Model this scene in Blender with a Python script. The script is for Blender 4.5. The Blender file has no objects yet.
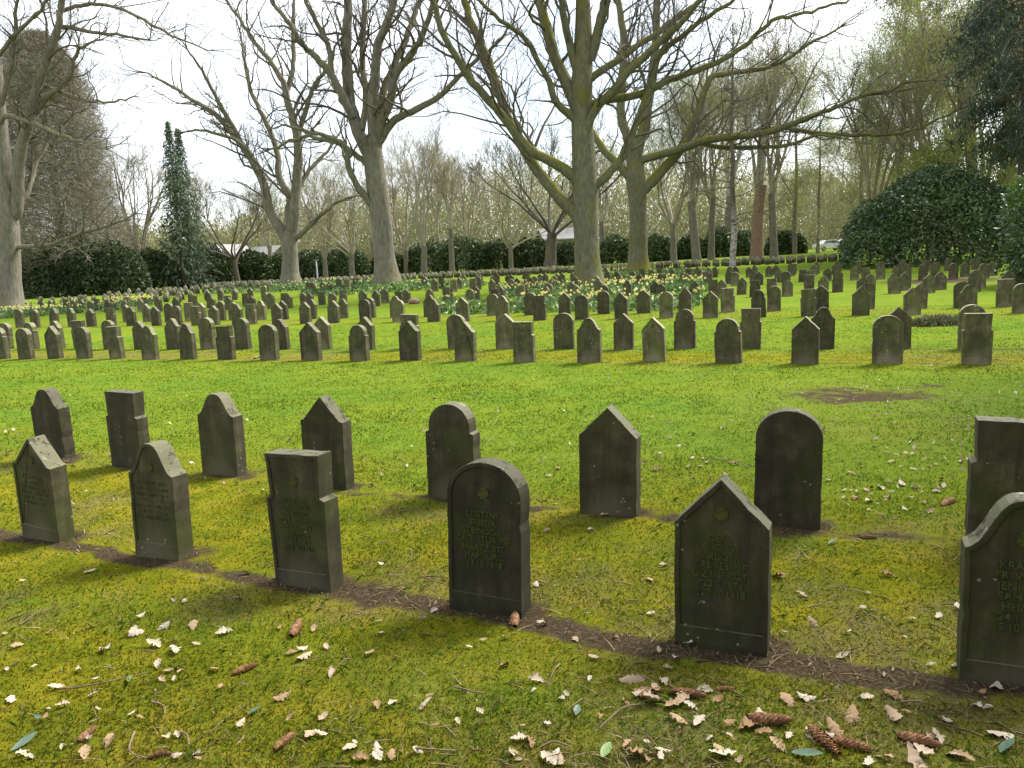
import bpy, bmesh, math
import numpy as np
from mathutils import Vector, Matrix, Euler

RNG = np.random.default_rng(7)
sc = bpy.context.scene
col = sc.collection
W, H = 1024, 768
EYE = 1.6
FPX, PITCH, ROLL = 790.0, math.radians(8.7), math.radians(-2.5)

# ------------------------------------------------------------------ camera
_fw = np.array([0, math.cos(PITCH), -math.sin(PITCH)])
_r0 = np.array([1.0, 0, 0]); _u0 = np.cross(_r0, _fw)
_rt = _r0*math.cos(ROLL)+_u0*math.sin(ROLL); _up = np.cross(_rt, _fw)
cd = bpy.data.cameras.new('camera'); cam = bpy.data.objects.new('camera', cd); col.objects.link(cam)
cd.sensor_width = 36; cd.lens = FPX*36/W; cd.clip_start = .05; cd.clip_end = 3000
M = Matrix(((_rt[0], _up[0], -_fw[0], 0), (_rt[1], _up[1], -_fw[1], 0), (_rt[2], _up[2], -_fw[2], EYE), (0, 0, 0, 1)))
cam.matrix_world = M
sc.camera = cam

def ray(x, y): return _fw*FPX+_rt*(x-512)+_up*(384-y)
def at(x, y, Y):
    """the point seen at pixel x,y at forward distance Y"""
    d = ray(x, y); return np.array([0, 0, EYE])+d*(Y/d[1])

# ------------------------------------------------------------------ terrain
def terr(X, Y):
    X = np.asarray(X, float); Y = np.asarray(Y, float)
    t = np.maximum(0, X*.375+Y*.927-25)
    s = .0092+.000122*np.clip(X, -40, 40)
    z = s*t*t/(t+8)*1.12
    z = z/(1+np.maximum(0, t-110)*.006)
    z = z+.5*np.exp(-((X+6.6)**2+(Y-48)**2)/32)+.4*np.exp(-((X+16.8)**2+(Y-62)**2)/72)
    return z
def ground(x, y):
    d = ray(x, y); d = d/np.hypot(d[0], d[1]); s = np.arange(1, 220, .01)
    f = EYE+d[2]*s-terr(d[0]*s, d[1]*s)
    i = int(np.argmax(f < 0)) if (f < 0).any() else -1
    return np.array([d[0]*s[i], d[1]*s[i]])
ROWA = math.radians(22)
UDIR = np.array([math.cos(ROWA), -math.sin(ROWA)]); NDIR = np.array([math.sin(ROWA), math.cos(ROWA)])
def rowpt(px, dd):
    y = 300
    for _ in range(25):
        r = ray(px, y); P = r[:2]/(r[:2]@NDIR)*dd
        v = np.array([P[0], P[1], float(terr(*P))-EYE]); q = v@_fw
        y = .5*y+.5*(384-FPX*(v@_up)/q)
    return P
def project(p):
    v = np.asarray(p, float)-np.array([0, 0, EYE]); q = v@_fw
    return 512+FPX*(v@_rt)/q, 384-FPX*(v@_up)/q

# ------------------------------------------------------------------ helpers
def tag(o, label=None, cat=None, group=None, kind=None):
    if label: o['label'] = label
    if cat: o['category'] = cat
    if group: o['group'] = group
    if kind: o['kind'] = kind
    return o
def link(name, mesh, parent=None, loc=None, rot=None):
    o = bpy.data.objects.new(name, mesh); col.objects.link(o)
    if parent is not None: o.parent = parent
    if loc is not None: o.location = loc
    if rot is not None: o.rotation_euler = rot
    return o
def empty(name, loc, rz=0):
    o = bpy.data.objects.new(name, None); col.objects.link(o)
    o.location = loc; o.rotation_euler = (0, 0, rz); o.empty_display_size = .2
    return o
def npmesh(name, verts, faces, mats, smooth=False, matidx=None):
    """verts (n,3); faces: list of (m,k) int arrays"""
    me = bpy.data.meshes.new(name)
    faces = [np.asarray(f, np.int32) for f in faces if len(f)]
    me.vertices.add(len(verts)); me.vertices.foreach_set('co', np.asarray(verts, np.float32).ravel())
    loops = np.concatenate([f.ravel() for f in faces])
    tot = np.concatenate([np.full(len(f), f.shape[1], np.int32) for f in faces])
    start = np.concatenate([[0], np.cumsum(tot)[:-1]]).astype(np.int32)
    me.loops.add(len(loops)); me.loops.foreach_set('vertex_index', loops)
    me.polygons.add(len(tot)); me.polygons.foreach_set('loop_start', start)
    if smooth: me.polygons.foreach_set('use_smooth', np.ones(len(tot), bool))
    if matidx is not None: me.polygons.foreach_set('material_index', np.asarray(matidx, np.int32))
    for m in (mats if isinstance(mats, (list, tuple)) else [mats]): me.materials.append(m)
    me.update(calc_edges=True); me.validate()
    return me

class Tubes:
    def __init__(s): s.g = {}
    def add(s, pts, rad, sides):
        pts = np.asarray(pts, float); rad = np.asarray(rad, float)
        s.g.setdefault((len(pts), sides), []).append((pts, rad))
    def arrays(s, gnarl=0.0, rng=RNG):
        V, F, off = [], [], 0
        for (n, k), L in s.g.items():
            P = np.stack([a for a, _ in L]); R = np.stack([b for _, b in L]); m = len(L)
            T = np.gradient(P, axis=1); T /= np.linalg.norm(T, axis=2, keepdims=True)+1e-9
            D = P[:, -1]-P[:, 0]; D /= np.linalg.norm(D, axis=1, keepdims=True)+1e-9
            ref = np.where(np.abs(D[:, 2:3]) > .8, np.array([[1., 0.13, 0]]), np.array([[0.07, 0.05, 1.]]))
            A = np.cross(T, ref[:, None, :]); A /= np.linalg.norm(A, axis=2, keepdims=True)+1e-9
            B = np.cross(T, A)
            th = np.arange(k)*2*math.pi/k
            RR = R[:, :, None]*np.ones(k)
            if gnarl and k > 5:
                ph = rng.uniform(0, 6.28, (m, 1, 4))
                lobes = sum(np.sin(th[None, None, :]*f+ph[:, :, j:j+1]+np.arange(n)[None, :, None]*.35*(j-1))*a for j, (f, a) in enumerate([(2, .5), (3, .6), (5, .35), (7, .2)]))
                RR = RR*(1+gnarl*lobes)*(1+rng.normal(0, gnarl*.25, RR.shape))
            ring = P[:, :, None, :]+RR[..., None]*(A[:, :, None, :]*np.cos(th)[None, None, :, None]+B[:, :, None, :]*np.sin(th)[None, None, :, None])
            V.append(ring.reshape(-1, 3))
            i = np.arange(n-1)[:, None]; j = np.arange(k)[None, :]
            q = np.stack([i*k+j, i*k+(j+1) % k, (i+1)*k+(j+1) % k, (i+1)*k+j], -1).reshape(-1, 4)
            F.append((q[None]+(np.arange(m)*n*k)[:, None, None]).reshape(-1, 4)+off)
            off += m*n*k
        return np.concatenate(V), np.concatenate(F)
    def mesh(s, name, mat, gnarl=0.0):
        v, f = s.arrays(gnarl); return npmesh(name, v, [f], mat, smooth=True)
def unit(v): return v/(np.linalg.norm(v)+1e-9)
def spline(P, n):
    """Catmull-Rom through P (m,d) resampled to n points"""
    P = np.asarray(P, float); m = len(P)
    Q = np.vstack([2*P[0]-P[1], P, 2*P[-1]-P[-2]])
    t = np.linspace(0, m-1-1e-6, n); i = t.astype(int); u = (t-i)[:, None]
    a, b, c, d = Q[i], Q[i+1], Q[i+2], Q[i+3]
    return .5*((2*b)+(-a+c)*u+(2*a-5*b+4*c-d)*u*u+(-a+3*b-3*c+d)*u**3)
def leaves(cent, size, aspect=.45, normal=None, spread=1.0, droop=0.0, rng=RNG):
    """diamond leaf faces: cent (n,3), size (n,)"""
    n = len(cent); size = np.broadcast_to(size, (n,))
    d = rng.normal(0, 1, (n, 3))
    if normal is not None: d = d*spread+normal
    d[:, 2] -= droop
    d /= np.linalg.norm(d, axis=1, keepdims=True)+1e-9
    r = rng.normal(0, 1, (n, 3)); s = np.cross(d, r); s /= np.linalg.norm(s, axis=1, keepdims=True)+1e-9
    up = np.cross(s, d)
    L = size[:, None]; Wd = L*aspect
    base = cent-d*L*.5
    v = np.stack([base, cent+s*Wd*.5+up*Wd*.18, cent+d*L*.5, cent-s*Wd*.5+up*Wd*.18], 1).reshape(-1, 3)
    f = np.arange(n*4).reshape(n, 4)
    return v, f

# ------------------------------------------------------------------ materials
class NT:
    def __init__(s, name):
        s.m = bpy.data.materials.new(name); s.m.use_nodes = True; s.t = s.m.node_tree; s.b = s.t.nodes['Principled BSDF']
        s.o = s.t.nodes['Material Output']
    def n(s, typ, **kw):
        x = s.t.nodes.new(typ)
        for k, v in kw.items():
            if k.startswith('i_'): x.inputs[int(k[2:]) if k[2:].isdigit() else k[2:].replace('_', ' ')].default_value = v
            else: setattr(x, k, v)
        return x
    def l(s, a, b): s.t.links.new(a, b)
    def noise(s, scale, detail=4, rough=.6, vec=None, dist=0):
        x = s.n('ShaderNodeTexNoise'); x.inputs['Scale'].default_value = scale; x.inputs['Detail'].default_value = detail
        x.inputs['Roughness'].default_value = rough; x.inputs['Distortion'].default_value = dist
        if vec is not None: s.l(vec, x.inputs['Vector'])
        return x.outputs['Fac']
    def ramp(s, fac, stops):
        x = s.n('ShaderNodeValToRGB'); e = x.color_ramp.elements
        while len(e) < len(stops): e.new(.5)
        for q, (p, c) in zip(e, stops):
            q.position = p; q.color = (*c, 1) if len(c) == 3 else c
        s.l(fac, x.inputs['Fac']); return x.outputs['Color']
    def mix(s, fac, a, b, blend='MIX'):
        x = s.n('ShaderNodeMix', data_type='RGBA', blend_type=blend)
        for v, i in ((fac, 0), (a, 6), (b, 7)):
            if hasattr(v, 'is_output'): s.l(v, x.inputs[i])
            else: x.inputs[i].default_value = v if i == 0 else (*v, 1)
        return x.outputs[2]
    def math(s, op, a, b=0.0, clamp=False):
        x = s.n('ShaderNodeMath', operation=op, use_clamp=clamp)
        for v, i in ((a, 0), (b, 1)):
            if hasattr(v, 'is_output'): s.l(v, x.inputs[i])
            else: x.inputs[i].default_value = v
        return x.outputs[0]
    def bump(s, h, strength=.4, dist=.01):
        x = s.n('ShaderNodeBump'); x.inputs['Strength'].default_value = strength; x.inputs['Distance'].default_value = dist
        s.l(h, x.inputs['Height']); s.l(x.outputs[0], s.b.inputs['Normal'])
    def out(s, color=None, rough=.8, spec=.25):
        if color is not None:
            if hasattr(color, 'is_output'): s.l(color, s.b.inputs['Base Color'])
            else: s.b.inputs['Base Color'].default_value = (*color, 1)
        s.b.inputs['Roughness'].default_value = rough; s.b.inputs['Specular IOR Level'].default_value = spec
        return s.m
    def obj(s): return s.n('ShaderNodeTexCoord').outputs['Object']
    def pos(s): return s.n('ShaderNodeNewGeometry').outputs['Position']
    def sep(s, v):
        x = s.n('ShaderNodeSeparateXYZ'); s.l(v, x.inputs[0]); return x.outputs

def plain(name, c, rough=.7, var=.25, scale=20, spec=.3):
    t = NT(name); f = t.noise(scale, 3, .6, t.obj())
    return t.out(t.ramp(f, [(.3, tuple(x*(1-var) for x in c)), (.7, tuple(x*(1+var) for x in c))]), rough, spec)

def stone_mat():
    t = NT('weathered_sandstone'); o = t.obj(); g = t.pos()
    rnd = t.n('ShaderNodeObjectInfo').outputs['Random']
    w = t.n('ShaderNodeVectorMath', operation='ADD'); t.l(o, w.inputs[0])
    cx = t.n('ShaderNodeCombineXYZ'); t.l(t.math('MULTIPLY', rnd, 37.0), cx.inputs[0]); t.l(t.math('MULTIPLY', rnd, 91.0), cx.inputs[1]); t.l(cx.outputs[0], w.inputs[1])
    v = w.outputs[0]
    # streaks run down the stone
    mp = t.n('ShaderNodeMapping'); mp.inputs['Scale'].default_value = (14, 14, 1.6); t.l(v, mp.inputs['Vector'])
    streak = t.noise(1.0, 5, .65, mp.outputs[0])
    blot = t.noise(7, 6, .68, v); fine = t.noise(90, 3, .7, v)
    base = t.ramp(blot, [(.26, (.022, .020, .011)), (.5, (.060, .053, .029)), (.76, (.128, .110, .064))])
    base = t.mix(t.ramp(streak, [(.38, (0, 0, 0)), (.62, (.72, .72, .72))]), base, (.024, .023, .011), 'MIX')
    alg = t.ramp(t.noise(4.2, 5, .6, v), [(.47, (0, 0, 0)), (.66, (1, 1, 1))])
    base = t.mix(t.math('MULTIPLY', alg, .68), base, (.048, .060, .010))
    # soil splash: paler scab low on the slab
    z = t.sep(o)[2]; xx = t.sep(o)[0]
    rr = t.math('ADD', t.math('MULTIPLY', t.math('MULTIPLY', xx, xx), 5.5), t.math('MULTIPLY', z, 1.0))
    rr = t.math('ADD', rr, t.math('ADD', t.math('MULTIPLY', t.math('SUBTRACT', blot, .5), .34), t.math('MULTIPLY', t.math('SUBTRACT', fine, .5), .18)))
    sp = t.math('MULTIPLY', t.ramp(rr, [(.07, (1, 1, 1)), (.21, (0, 0, 0))]), t.math('GREATER_THAN', rnd, .4))
    base = t.mix(t.math('MULTIPLY', sp, t.math('ADD', .1, t.math('MULTIPLY', fine, .75))), base, (.150, .128, .082))
    # pale lichen freckles
    li = t.n('ShaderNodeTexVoronoi'); li.inputs['Scale'].default_value = 26; t.l(v, li.inputs['Vector'])
    lm = t.math('MULTIPLY', t.math('LESS_THAN', li.outputs['Distance'], .16), t.math('GREATER_THAN', t.noise(5, 2, .5, v), .60))
    base = t.mix(t.math('MULTIPLY', lm, .7), base, (.30, .30, .26))
    nz = t.sep(t.n('ShaderNodeNewGeometry').outputs['Normal'])[2]
    top = t.math('MULTIPLY', t.math('GREATER_THAN', nz, .3), t.math('GREATER_THAN', t.noise(16, 4, .7, v), .42))
    base = t.mix(t.math('MULTIPLY', top, .7), base, (.150, .145, .090))
    wl = t.math('MULTIPLY', t.math('GREATER_THAN', nz, .2), t.ramp(t.noise(11, 6, .75, v), [(.62, (0, 0, 0)), (.68, (1, 1, 1))]))
    base = t.mix(t.math('MULTIPLY', wl, .8), base, (.42, .42, .38))
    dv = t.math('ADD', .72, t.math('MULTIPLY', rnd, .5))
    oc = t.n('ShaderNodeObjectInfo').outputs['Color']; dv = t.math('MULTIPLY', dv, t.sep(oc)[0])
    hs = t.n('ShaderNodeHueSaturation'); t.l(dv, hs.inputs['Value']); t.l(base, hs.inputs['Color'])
    t.bump(t.math('ADD', t.math('MULTIPLY', fine, .5), blot), .55, .006)
    return t.out(hs.outputs[0], .82, .3)

def bark_mat(name, c0, c1, moss=.5, sc_=1.0, mossc=(.135, .130, .016)):
    t = NT(name); p = t.pos(); c0 = tuple(1.2*x for x in c0); c1 = tuple(1.25*x for x in c1)
    mp = t.n('ShaderNodeMapping'); mp.inputs['Scale'].default_value = (9*sc_, 9*sc_, 2.2*sc_); t.l(p, mp.inputs['Vector'])
    f = t.noise(1, 6, .7, mp.outputs[0]); b = t.noise(.9, 4, .6, p)
    c = t.ramp(f, [(.3, c0), (.7, c1)])
    c = t.mix(t.math('MULTIPLY', b, .45), c, tuple(.6*x for x in c0))
    nz = t.sep(t.n('ShaderNodeNewGeometry').outputs['Normal'])[2]
    mm = t.math('MULTIPLY', t.ramp(t.math('ADD', t.math('MULTIPLY', nz, .45), t.noise(.8, 4, .65, p)), [(.5, (0, 0, 0)), (.75, (1, 1, 1))]), moss)
    c = t.mix(mm, c, mossc)
    t.bump(f, .8, .05)
    return t.out(c, .9, .15)

def leaf_mat(name, cols, rough=.55, spec=.35, trans=.25):
    t = NT(name)
    rnd = t.n('ShaderNodeNewGeometry').outputs['Random Per Island']
    n = len(cols); c = t.ramp(rnd, [(i/(max(1, n-1)), x) for i, x in enumerate(cols)])
    big = t.noise(.55, 3, .6, t.pos())
    c = t.mix(.55, c, t.ramp(big, [(.35, (.55, .55, .55)), (.65, (1.35, 1.35, 1.25))]), 'MULTIPLY')
    m = t.out(c, rough, spec)
    if trans:
        tr = t.n('ShaderNodeBsdfTranslucent'); t.l(c, tr.inputs['Color']); mx = t.n('ShaderNodeMixShader'); mx.inputs[0].default_value = trans
        t.l(t.b.outputs[0], mx.inputs[1]); t.l(tr.outputs[0], mx.inputs[2]); t.l(mx.outputs[0], t.o.inputs['Surface'])
    return m

MAT = {}
MAT['stone'] = stone_mat()
def letter_mat():
    t = NT('worn_lettering'); f = t.noise(30, 4, .7, t.obj())
    return t.out(t.ramp(f, [(.35, (.040, .046, .014)), (.65, (.080, .094, .022))]), .85, .2)
MAT['letter'] = letter_mat()
MAT['bark_grey'] = bark_mat('grey_bark', (.085, .078, .062), (.235, .215, .175), .45)
MAT['bark_moss'] = bark_mat('mossy_bark', (.062, .060, .036), (.185, .178, .112), .95)
MAT['bark_dark'] = bark_mat('dark_bark', (.05, .043, .034), (.13, .115, .09), .5)
MAT['bark_back'] = bark_mat('back_bark', (.09, .082, .065), (.20, .18, .145), .25, .7)
MAT['bark_red'] = bark_mat('red_bark', (.13, .085, .06), (.25, .165, .115), .1)
MAT['bark_birch0'] = bark_mat('birch_bark', (.20, .185, .16), (.55, .53, .48), .15, 1.4)
def birch_mat():
    t = NT('birch_bark'); o = t.n('ShaderNodeTexCoord').outputs['Object']; mp = t.n('ShaderNodeMapping'); mp.inputs['Scale'].default_value = (3, 3, 9); t.l(o, mp.inputs['Vector'])
    f = t.noise(1, 5, .7, mp.outputs[0]); c = t.ramp(f, [(.4, (.06, .05, .045)), (.5, (.36, .33, .29)), (.7, (.52, .50, .45))])
    c = t.mix(t.ramp(t.math('ADD', t.math('MULTIPLY', t.sep(o)[2], .1), t.math('MULTIPLY', f, .2)), [(.42, (0, 0, 0)), (.62, (1, 1, 1))]), c, (.13, .11, .085))
    return t.out(c, .8, .2)
MAT['bark_birch'] = birch_mat()
MAT['twig'] = plain('twig_bark', (.105, .092, .072), .9, .3, .5, .1)
MAT['twig_pale'] = plain('pale_twig_bark', (.28, .25, .185), .9, .3, .5, .1)
MAT['twig_brown'] = plain('brown_twig_bark', (.27, .25, .19), .9, .35, .3, .1)
MAT['leaf_rhodo'] = leaf_mat('rhododendron_leaf', [(.022, .050, .017), (.042, .085, .026), (.066, .12, .036), (.09, .145, .04)], .34, .55, .12)
MAT['leaf_laurel'] = leaf_mat('laurel_leaf', [(.03, .075, .012), (.05, .11, .016), (.075, .14, .02)], .4, .5, .25)
MAT['leaf_hedge'] = leaf_mat('hedge_leaf', [(.025, .045, .016), (.05, .08, .026), (.085, .115, .036)], .6, .3, .15)
MAT['leaf_back'] = leaf_mat('evergreen_belt_leaf', [(.040, .070, .026), (.075, .115, .04), (.115, .155, .055)], .5, .4, .15)
MAT['leaf_conifer_pale'] = leaf_mat('pale_conifer_needles', [(.045, .08, .05), (.085, .13, .08), (.13, .18, .11)], .6, .3, .25)
MAT['leaf_conifer'] = leaf_mat('conifer_needles', [(.026, .046, .020), (.048, .074, .030), (.075, .105, .042)], .6, .3, .15)
MAT['leaf_pine'] = leaf_mat('pine_needles', [(.020, .038, .026), (.036, .062, .042), (.06, .09, .052)], .6, .3, .15)
MAT['leaf_spring'] = leaf_mat('spring_leaf', [(.17, .21, .055), (.24, .28, .075), (.33, .35, .12)], .6, .2, .6)
MAT['leaf_olive'] = leaf_mat('bud_haze', [(.17, .165, .055), (.23, .22, .075), (.30, .28, .11)], .7, .2, .5)
MAT['leaf_brown'] = leaf_mat('dry_brown_leaf', [(.15, .14, .095), (.23, .215, .15), (.31, .285, .20)], .8, .2, .3)
MAT['leaf_ivy'] = leaf_mat('ground_ivy_leaf', [(.04, .085, .016), (.09, .17, .03), (.16, .25, .06), (.28, .34, .15)], .45, .4, .2)
MAT['leaf_daff'] = leaf_mat('daffodil_leaf', [(.04, .10, .04), (.07, .14, .055), (.11, .18, .07)], .5, .3, .3)
MAT['petal'] = leaf_mat('daffodil_petal', [(.72, .60, .09), (.76, .69, .24), (.78, .74, .48)], .6, .2, .35)
MAT['wood_far'] = leaf_mat('far_wood_leaf', [(.19, .20, .085), (.25, .25, .11), (.31, .30, .15)], .8, .1, .3)
MAT['grass'] = leaf_mat('grass_blade', [(.064, .138, .013), (.108, .192, .017), (.152, .236, .024), (.24, .27, .03)], .8, .05, .55)
MAT['moss'] = leaf_mat('moss_tuft', [(.13, .135, .009), (.20, .195, .011), (.265, .24, .016), (.28, .22, .03)], .9, .04, .3)
MAT['straw'] = leaf_mat('dead_grass', [(.20, .15, .075), (.36, .29, .16), (.52, .44, .28)], .8, .15, .2)
def oakleaf_mat():
    t = NT('dry_oak_leaf'); r = t.n('ShaderNodeObjectInfo').outputs['Random']; o = t.obj()
    c = t.ramp(r, [(0, (.44, .37, .27)), (.35, (.55, .49, .40)), (.6, (.40, .29, .17)), (.8, (.22, .12, .05)), (.9, (.30, .20, .11)), (1, (.52, .46, .38))])
    c = t.mix(t.math('MULTIPLY', t.noise(45, 4, .7, o), .5), c, (.30, .20, .12))
    return t.out(c, .75, .2)
MAT['oak'] = oakleaf_mat()
MAT['litter'] = leaf_mat('pale_litter', [(.25, .16, .08), (.44, .35, .26), (.56, .48, .40)], .8, .15, 0)
def cone_mat():
    t = NT('spruce_cone'); r = t.n('ShaderNodeNewGeometry').outputs['Random Per Island']
    c = t.ramp(r, [(0, (.13, .055, .022)), (.5, (.235, .11, .045)), (1, (.36, .19, .09))])
    return t.out(c, .65, .3)
MAT['cone'] = cone_mat()
MAT['stick'] = plain('dead_stick', (.20, .15, .095), .85, .35, 30, .15)
MAT['greenleaf'] = plain('fresh_green_leaf', (.16, .25, .075), .5, .25, 25)
MAT['blueleaf'] = plain('fallen_rhododendron_leaf', (.085, .14, .09), .45, .3, 25)

def ground_mat():
    t = NT('cemetery_ground'); p = t.pos()
    a = t.n('ShaderNodeVertexColor', layer_name='mask'); s = t.n('ShaderNodeSeparateColor'); t.l(a.outputs['Color'], s.inputs[0])
    soil, moss, dry = s.outputs[0], s.outputs[1], s.outputs[2]
    n1 = t.noise(.45, 5, .6, p); n2 = t.noise(5, 5, .65, p); n3 = t.noise(60, 4, .7, p); n4 = t.noise(210, 2, .6, p)
    lawn = t.ramp(n2, [(.3, (.068, .132, .014)), (.5, (.106, .188, .018)), (.7, (.152, .232, .026))])
    lawn = t.mix(t.ramp(n1, [(.38, (0, 0, 0)), (.6, (.6, .6, .6))]), lawn, (.195, .225, .018))
    mossc = t.ramp(t.noise(3.2, 6, .68, p), [(.28, (.085, .105, .007)), (.48, (.165, .170, .010)), (.6, (.24, .21, .014)), (.74, (.21, .15, .028)), (.86, (.10, .07, .025))])
    c = t.mix(moss, lawn, mossc)
    c = t.mix(t.math('MULTIPLY', t.ramp(n3, [(.35, (1, 1, 1)), (.6, (0, 0, 0))]), .4), c, (.05, .07, .006))
    dryc = t.ramp(n3, [(.3, (.085, .062, .032)), (.6, (.17, .135, .075)), (.8, (.27, .23, .15))])
    c = t.mix(t.math('MULTIPLY', dry, t.ramp(n2, [(.35, (.3, .3, .3)), (.6, (1, 1, 1))])), c, dryc)
    soilc = t.ramp(n3, [(.3, (.030, .021, .012)), (.52, (.068, .050, .029)), (.75, (.155, .118, .075))])
    c = t.mix(t.ramp(t.math('ADD', soil, t.math('ADD', t.math('MULTIPLY', t.math('SUBTRACT', n2, .5), 1.1), t.math('MULTIPLY', t.math('SUBTRACT', n3, .5), .7))), [(.38, (0, 0, 0)), (.62, (1, 1, 1))]), c, soilc)
    t.bump(t.math('ADD', t.math('MULTIPLY', n3, .8), t.math('MULTIPLY', n4, .5)), .9, .018)
    return t.out(c, 1.0, .02)
MAT['ground'] = ground_mat()

# ------------------------------------------------------------------ noise in numpy (value noise)
def vnoise(X, Y, scale, seed=0):
    X = np.asarray(X)*scale; Y = np.asarray(Y)*scale
    xi = np.floor(X).astype(np.int64); yi = np.floor(Y).astype(np.int64); fx = X-xi; fy = Y-yi
    def h(a, b):
        v = np.sin(a*127.1+b*311.7+seed*74.7)*43758.5453; return v-np.floor(v)
    fx = fx*fx*(3-2*fx); fy = fy*fy*(3-2*fy)
    return (h(xi, yi)*(1-fx)+h(xi+1, yi)*fx)*(1-fy)+(h(xi, yi+1)*(1-fx)+h(xi+1, yi+1)*fx)*fy
def fbm(X, Y, s, seed=0): return (vnoise(X, Y, s, seed)*.5+vnoise(X, Y, s*2.1, seed+3)*.3+vnoise(X, Y, s*4.3, seed+7)*.2)

# ------------------------------------------------------------------ stones: where they stand
# (base pixel x, base pixel y, top pixel y, shape)
FRONT = [(49, 536, 434, 'shouldered'), (165, 556, 443, 'bell'), (310, 583, 451, 'stepped'), (490, 610, 461, 'round'), (722, 646, 478, 'gable'), (1014, 679, 494, 'bell')]
SECOND = [(-24, 449, 380, 'gable'), (57, 457, 388, 'bell'), (132, 466, 391, 'stepped'), (225, 474, 393, 'bell'), (330, 486, 395, 'shouldered'), (455, 496, 401, 'arched'), (610, 513, 405, 'gable'), (787, 524, 409, 'round'), (1003, 548, 420, 'stepped')]
SH = dict(g='gable', r='round', b='bell', s='stepped', a='arched', h='shouldered')
ROW3 = [(3, 'a'), (27, 'r'), (56, 'g'), (85, 'r'), (118, 's'), (151, 'b'), (189, 'b'), (227, 's'), (270, 'r'), (312, 'g'), (360, 'a'), (411, 'h'), (466, 'h'), (525, 's'), (589.5, 'b'), (655, 'g'), (729, 'a'), (805, 'g'), (887, 'r'), (976, 's')]
ROW4 = [(7, 'r'), (33, 'a'), (59, 'b'), (82, 's'), (111, 'r'), (142, 'g'), (175, 'b'), (209, 'r'), (244, 'r'), (282, 'b'), (324, 'g'), (366, 'h'), (410, 's'), (458, 'r'), (506.5, 'g'), (564.5, 'r'), (624, 'g'), (685, 'a'), (750.5, 's'), (822, 'b'), (898, 'g'), (971, 'r')]
ROW5 = [(21, 'r'), (36, 'r'), (55, 'b'), (73, 'b'), (92, 'h'), (112, 's'), (132, 'b'), (157, 'g'), (178, 'r'), (197, 's'), (215, 'h'), (238, 'b'), (252, 's'), (278, 'g'), (306, 'g'), (334, 'g'), (366, 'r'), (399, 'r'), (434, 'b'), (463.5, 'g'), (503, 'b'), (540, 's'), (582, 'r'), (621.5, 'g'), (666.5, 'r'), (710.5, 'g'), (759, 'a'), (808.5, 's'), (860.5, 'h'), (912, 'g'), (968, 'b'), (1021, 'r')]
ROW6 = [(128, 'g'), (148, 'g'), (170, 'r'), (190, 's'), (202, 'g'), (222, 'r'), (234, 'r'), (262, 'b'), (284, 'h'), (312, 'b'), (343, 'b'), (371, 'a'), (396, 'b'), (430, 'b'), (493, 'r'), (531, 'r'), (565, 'g'), (604, 'r'), (644, 'g'), (685, 'h'), (728, 's'), (774, 'r'), (821, 'g'), (867, 'r'), (919, 'g'), (962, 'r'), (1004, 's')]
STONES = []   # dict(x,y,shape,h,ang,lean,row)
def measured_height(g, px, ytop):
    h = .7
    for _ in range(30):
        y = project((g[0], g[1], float(terr(*g))+h))[1]; h += (y-ytop)*.4*np.hypot(*g)/FPX
    return h
r_ = np.random.default_rng(11)
for k, (px, py, ty, s) in enumerate(FRONT):
    g = ground(px, py); STONES.append(dict(p=g, s=s, h=measured_height(g, px, ty), a=24+r_.normal(0, .8), lean=(4.4, 1.0, -1.2, 1.2, .3, 0)[k], row=1))
for px, py, ty, s in SECOND:
    g = ground(px, py); STONES.append(dict(p=g, s=s, h=measured_height(g, px, ty), a=23+r_.normal(0, .8), lean=1.5+r_.normal(0, .4), row=2))
for row, dd, L in ((3, 12.0, ROW3), (4, 13.75, ROW4), (5, 20.7, ROW5), (6, 22.7, ROW6)):
    for px, s in L:
        g = rowpt(px, dd+r_.normal(0, .05)); STONES.append(dict(p=g, s=SH[s], h=r_.uniform(.645, .70), a=22+r_.normal(0, 1.5), lean=r_.normal(0, 1.3), row=row))
kinds = ['gable', 'round', 'bell', 'stepped', 'arched', 'shouldered']
T_HERO = {'T1': (8, 46.5), 'T2': (290, 62.), 'T3': (386, 48.), 'T4': (587, 42.6), 'T5': (638, 62.)}
def hero_xy(k):
    px, Y = T_HERO[k]; d = ray(px, 275); return np.array([d[0]/d[1]*Y, Y])
def lattice(row, dd, pxlo, pxhi, skip=(), step=1.12):
    s0 = (rowpt(pxlo, dd)@UDIR); s1 = (rowpt(pxhi, dd)@UDIR)
    for s in np.arange(s0, s1, step):
        g = UDIR*(s+r_.normal(0, .05))+NDIR*(dd+r_.normal(0, .06))
        px = project((g[0], g[1], float(terr(*g))))[0]
        if any(a < px < b for a, b in skip): continue
        if min(np.hypot(*(g-hero_xy(k))) for k in T_HERO) < 1.5: continue
        if r_.random() < .05: continue
        STONES.append(dict(p=g, s=kinds[r_.integers(6)], h=r_.uniform(.58, .71), a=22+r_.normal(0, 2), lean=r_.normal(0, 1.8), row=row))
lattice(7, 29.6, 30, 1024); lattice(8, 31.4, 52, 1020)
lattice(9, 38.4, 40, 1016, [(276, 300), (360, 425)]); lattice(10, 40.2, 70, 1000, [(276, 300), (360, 425)])
lattice(11, 47.2, 110, 1000, [(270, 450)]); lattice(12, 49.0, 150, 905, [(270, 450)])
lattice(13, 56.0, 130, 330, [(270, 310)]); lattice(14, 71.0, 185, 862, step=.84); lattice(14, 72.0, 185, 860, step=.84); lattice(15, 73.0, 188, 856, step=.84); lattice(15, 74.2, 190, 850, step=.84)
for s in STONES: s['d'] = float(np.hypot(*s['p']))
STONES.sort(key=lambda s: s['d'])
LINES = [s for s in STONES if s['row'] <= 2]

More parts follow.
